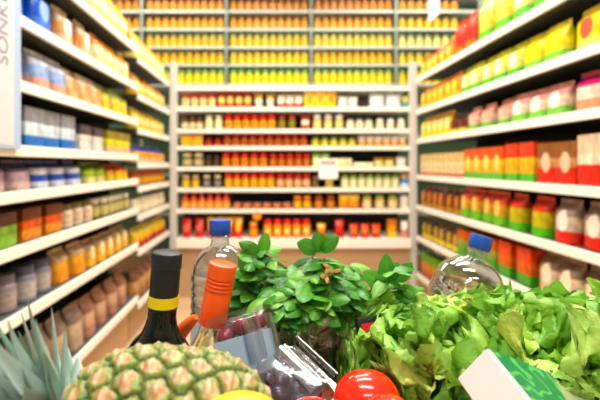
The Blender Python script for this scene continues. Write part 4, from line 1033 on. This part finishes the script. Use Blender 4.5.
lowlip = np.exp(-((lx-0.0045)/0.0011)**2-(tang/0.0045)**2)
col = mixc(col, np.repeat(brown[None], len(Sf), 0), np.clip(lowlip*0.8, 0, 1))
blot = 0.5+0.25*np.sin(Sf[:, 0]*700+Sf[:, 1]*430)+0.25*np.sin(Sf[:, 1]*610-Sf[:, 2]*820+Sf[:, 0]*300)
col = mixc(col, np.repeat(np.array(lin('#7d7a35'))[None], len(Sf), 0), np.clip((blot-0.62)*2.2, 0, 0.7))
col = mixc(col, np.repeat(np.array(lin('#a8743c'))[None], len(Sf), 0), np.clip((0.34-blot)*3, 0, 0.75)*edge)
col *= (1+0.18*noise)[:, None]*0.93
vs = V_; fs = []
me = bpy.data.meshes.new('fruit_body')
jj, ii = np.meshgrid(np.arange(NT-1), np.arange(NA), indexing='ij'); kk = (ii+1) % NA
quads = np.stack([jj*NA+ii, jj*NA+kk, (jj+1)*NA+kk, (jj+1)*NA+ii], -1).reshape(-1, 4)
me.from_pydata(V_.tolist(), [], quads.tolist()); me.materials.append(mat_tint('pineapple_skin', 0.42, 0, 0.3, 300))
me.polygons.foreach_set('use_smooth', [True]*len(me.polygons))
at_ = me.color_attributes.new('tint', 'FLOAT_COLOR', 'POINT'); at_.data.foreach_set('color', np.c_[col, np.ones(len(col))].astype(np.float32).ravel())
me.update(); o = bpy.data.objects.new('fruit_body', me); C.objects.link(o); o.parent = pa
# crown
crn = MB(); CB = Vector((-PLn+0.004, 0, 0.0)); CT = [lin('#7c9c8c'), lin('#688a78'), lin('#93ab9e'), lin('#587c60'), lin('#a0b4aa')]
def blade(base, d0, L, W, curl, tone, sd):
    rows = []; cols = []; p = base.copy(); d = d0.normalized(); up = Vector((0, 0, 1))
    n = 14
    for j in range(n+1):
        t = j/n; s_ = d.cross(sd).normalized(); nn = s_.cross(d).normalized()
        ww = W*(0.75+0.5*math.sin(min(1, t*2.2)*PI/2)*0.5)*(1-t**1.5)+0.0003
        row = []
        for i in range(5):
            u = i/4*2-1
            q = p+s_*(u*ww)+nn*(-0.45*ww*(1-u*u))
            row.append(tuple(q)); e = 1.25 if abs(u) > 0.9 else 1.0-0.12*(1-abs(u)); cols.append(tuple(c*e for c in tone))
        rows.append(row); p = p+d*(L/n); d = (d+up*curl/n).normalized()
    crn.grid(rows, cols)
for k in range(64):
    f = k/64; a = k*2.39996; spread = 0.10+1.15*f
    d = Vector((-math.cos(spread), math.sin(spread)*math.cos(a), math.sin(spread)*math.sin(a)))
    L = 0.075+0.035*math.sin(PI*(1-f)**0.7)-0.035*f*f
    b0 = CB+Vector((-0.012*(1-f), 0.016*math.cos(a)*f, 0.016*math.sin(a)*f))
    if d.y < -0.6 and d.x < -.3: L *= .8
    blade(b0, d, L*rp_.uniform(.8, 1.1), rp_.uniform(0.012, 0.0165), rp_.uniform(0.3, 0.95), CT[rp_.randrange(5)], Vector((d.x*0.2, math.cos(a)*f+0.1, math.sin(a)*f+0.2)).normalized())
crn.build('crown', mat_tint('pineapple_leaf', 0.38, 0.1, 0.15, 150), pa, colattr=True, sharp=180)
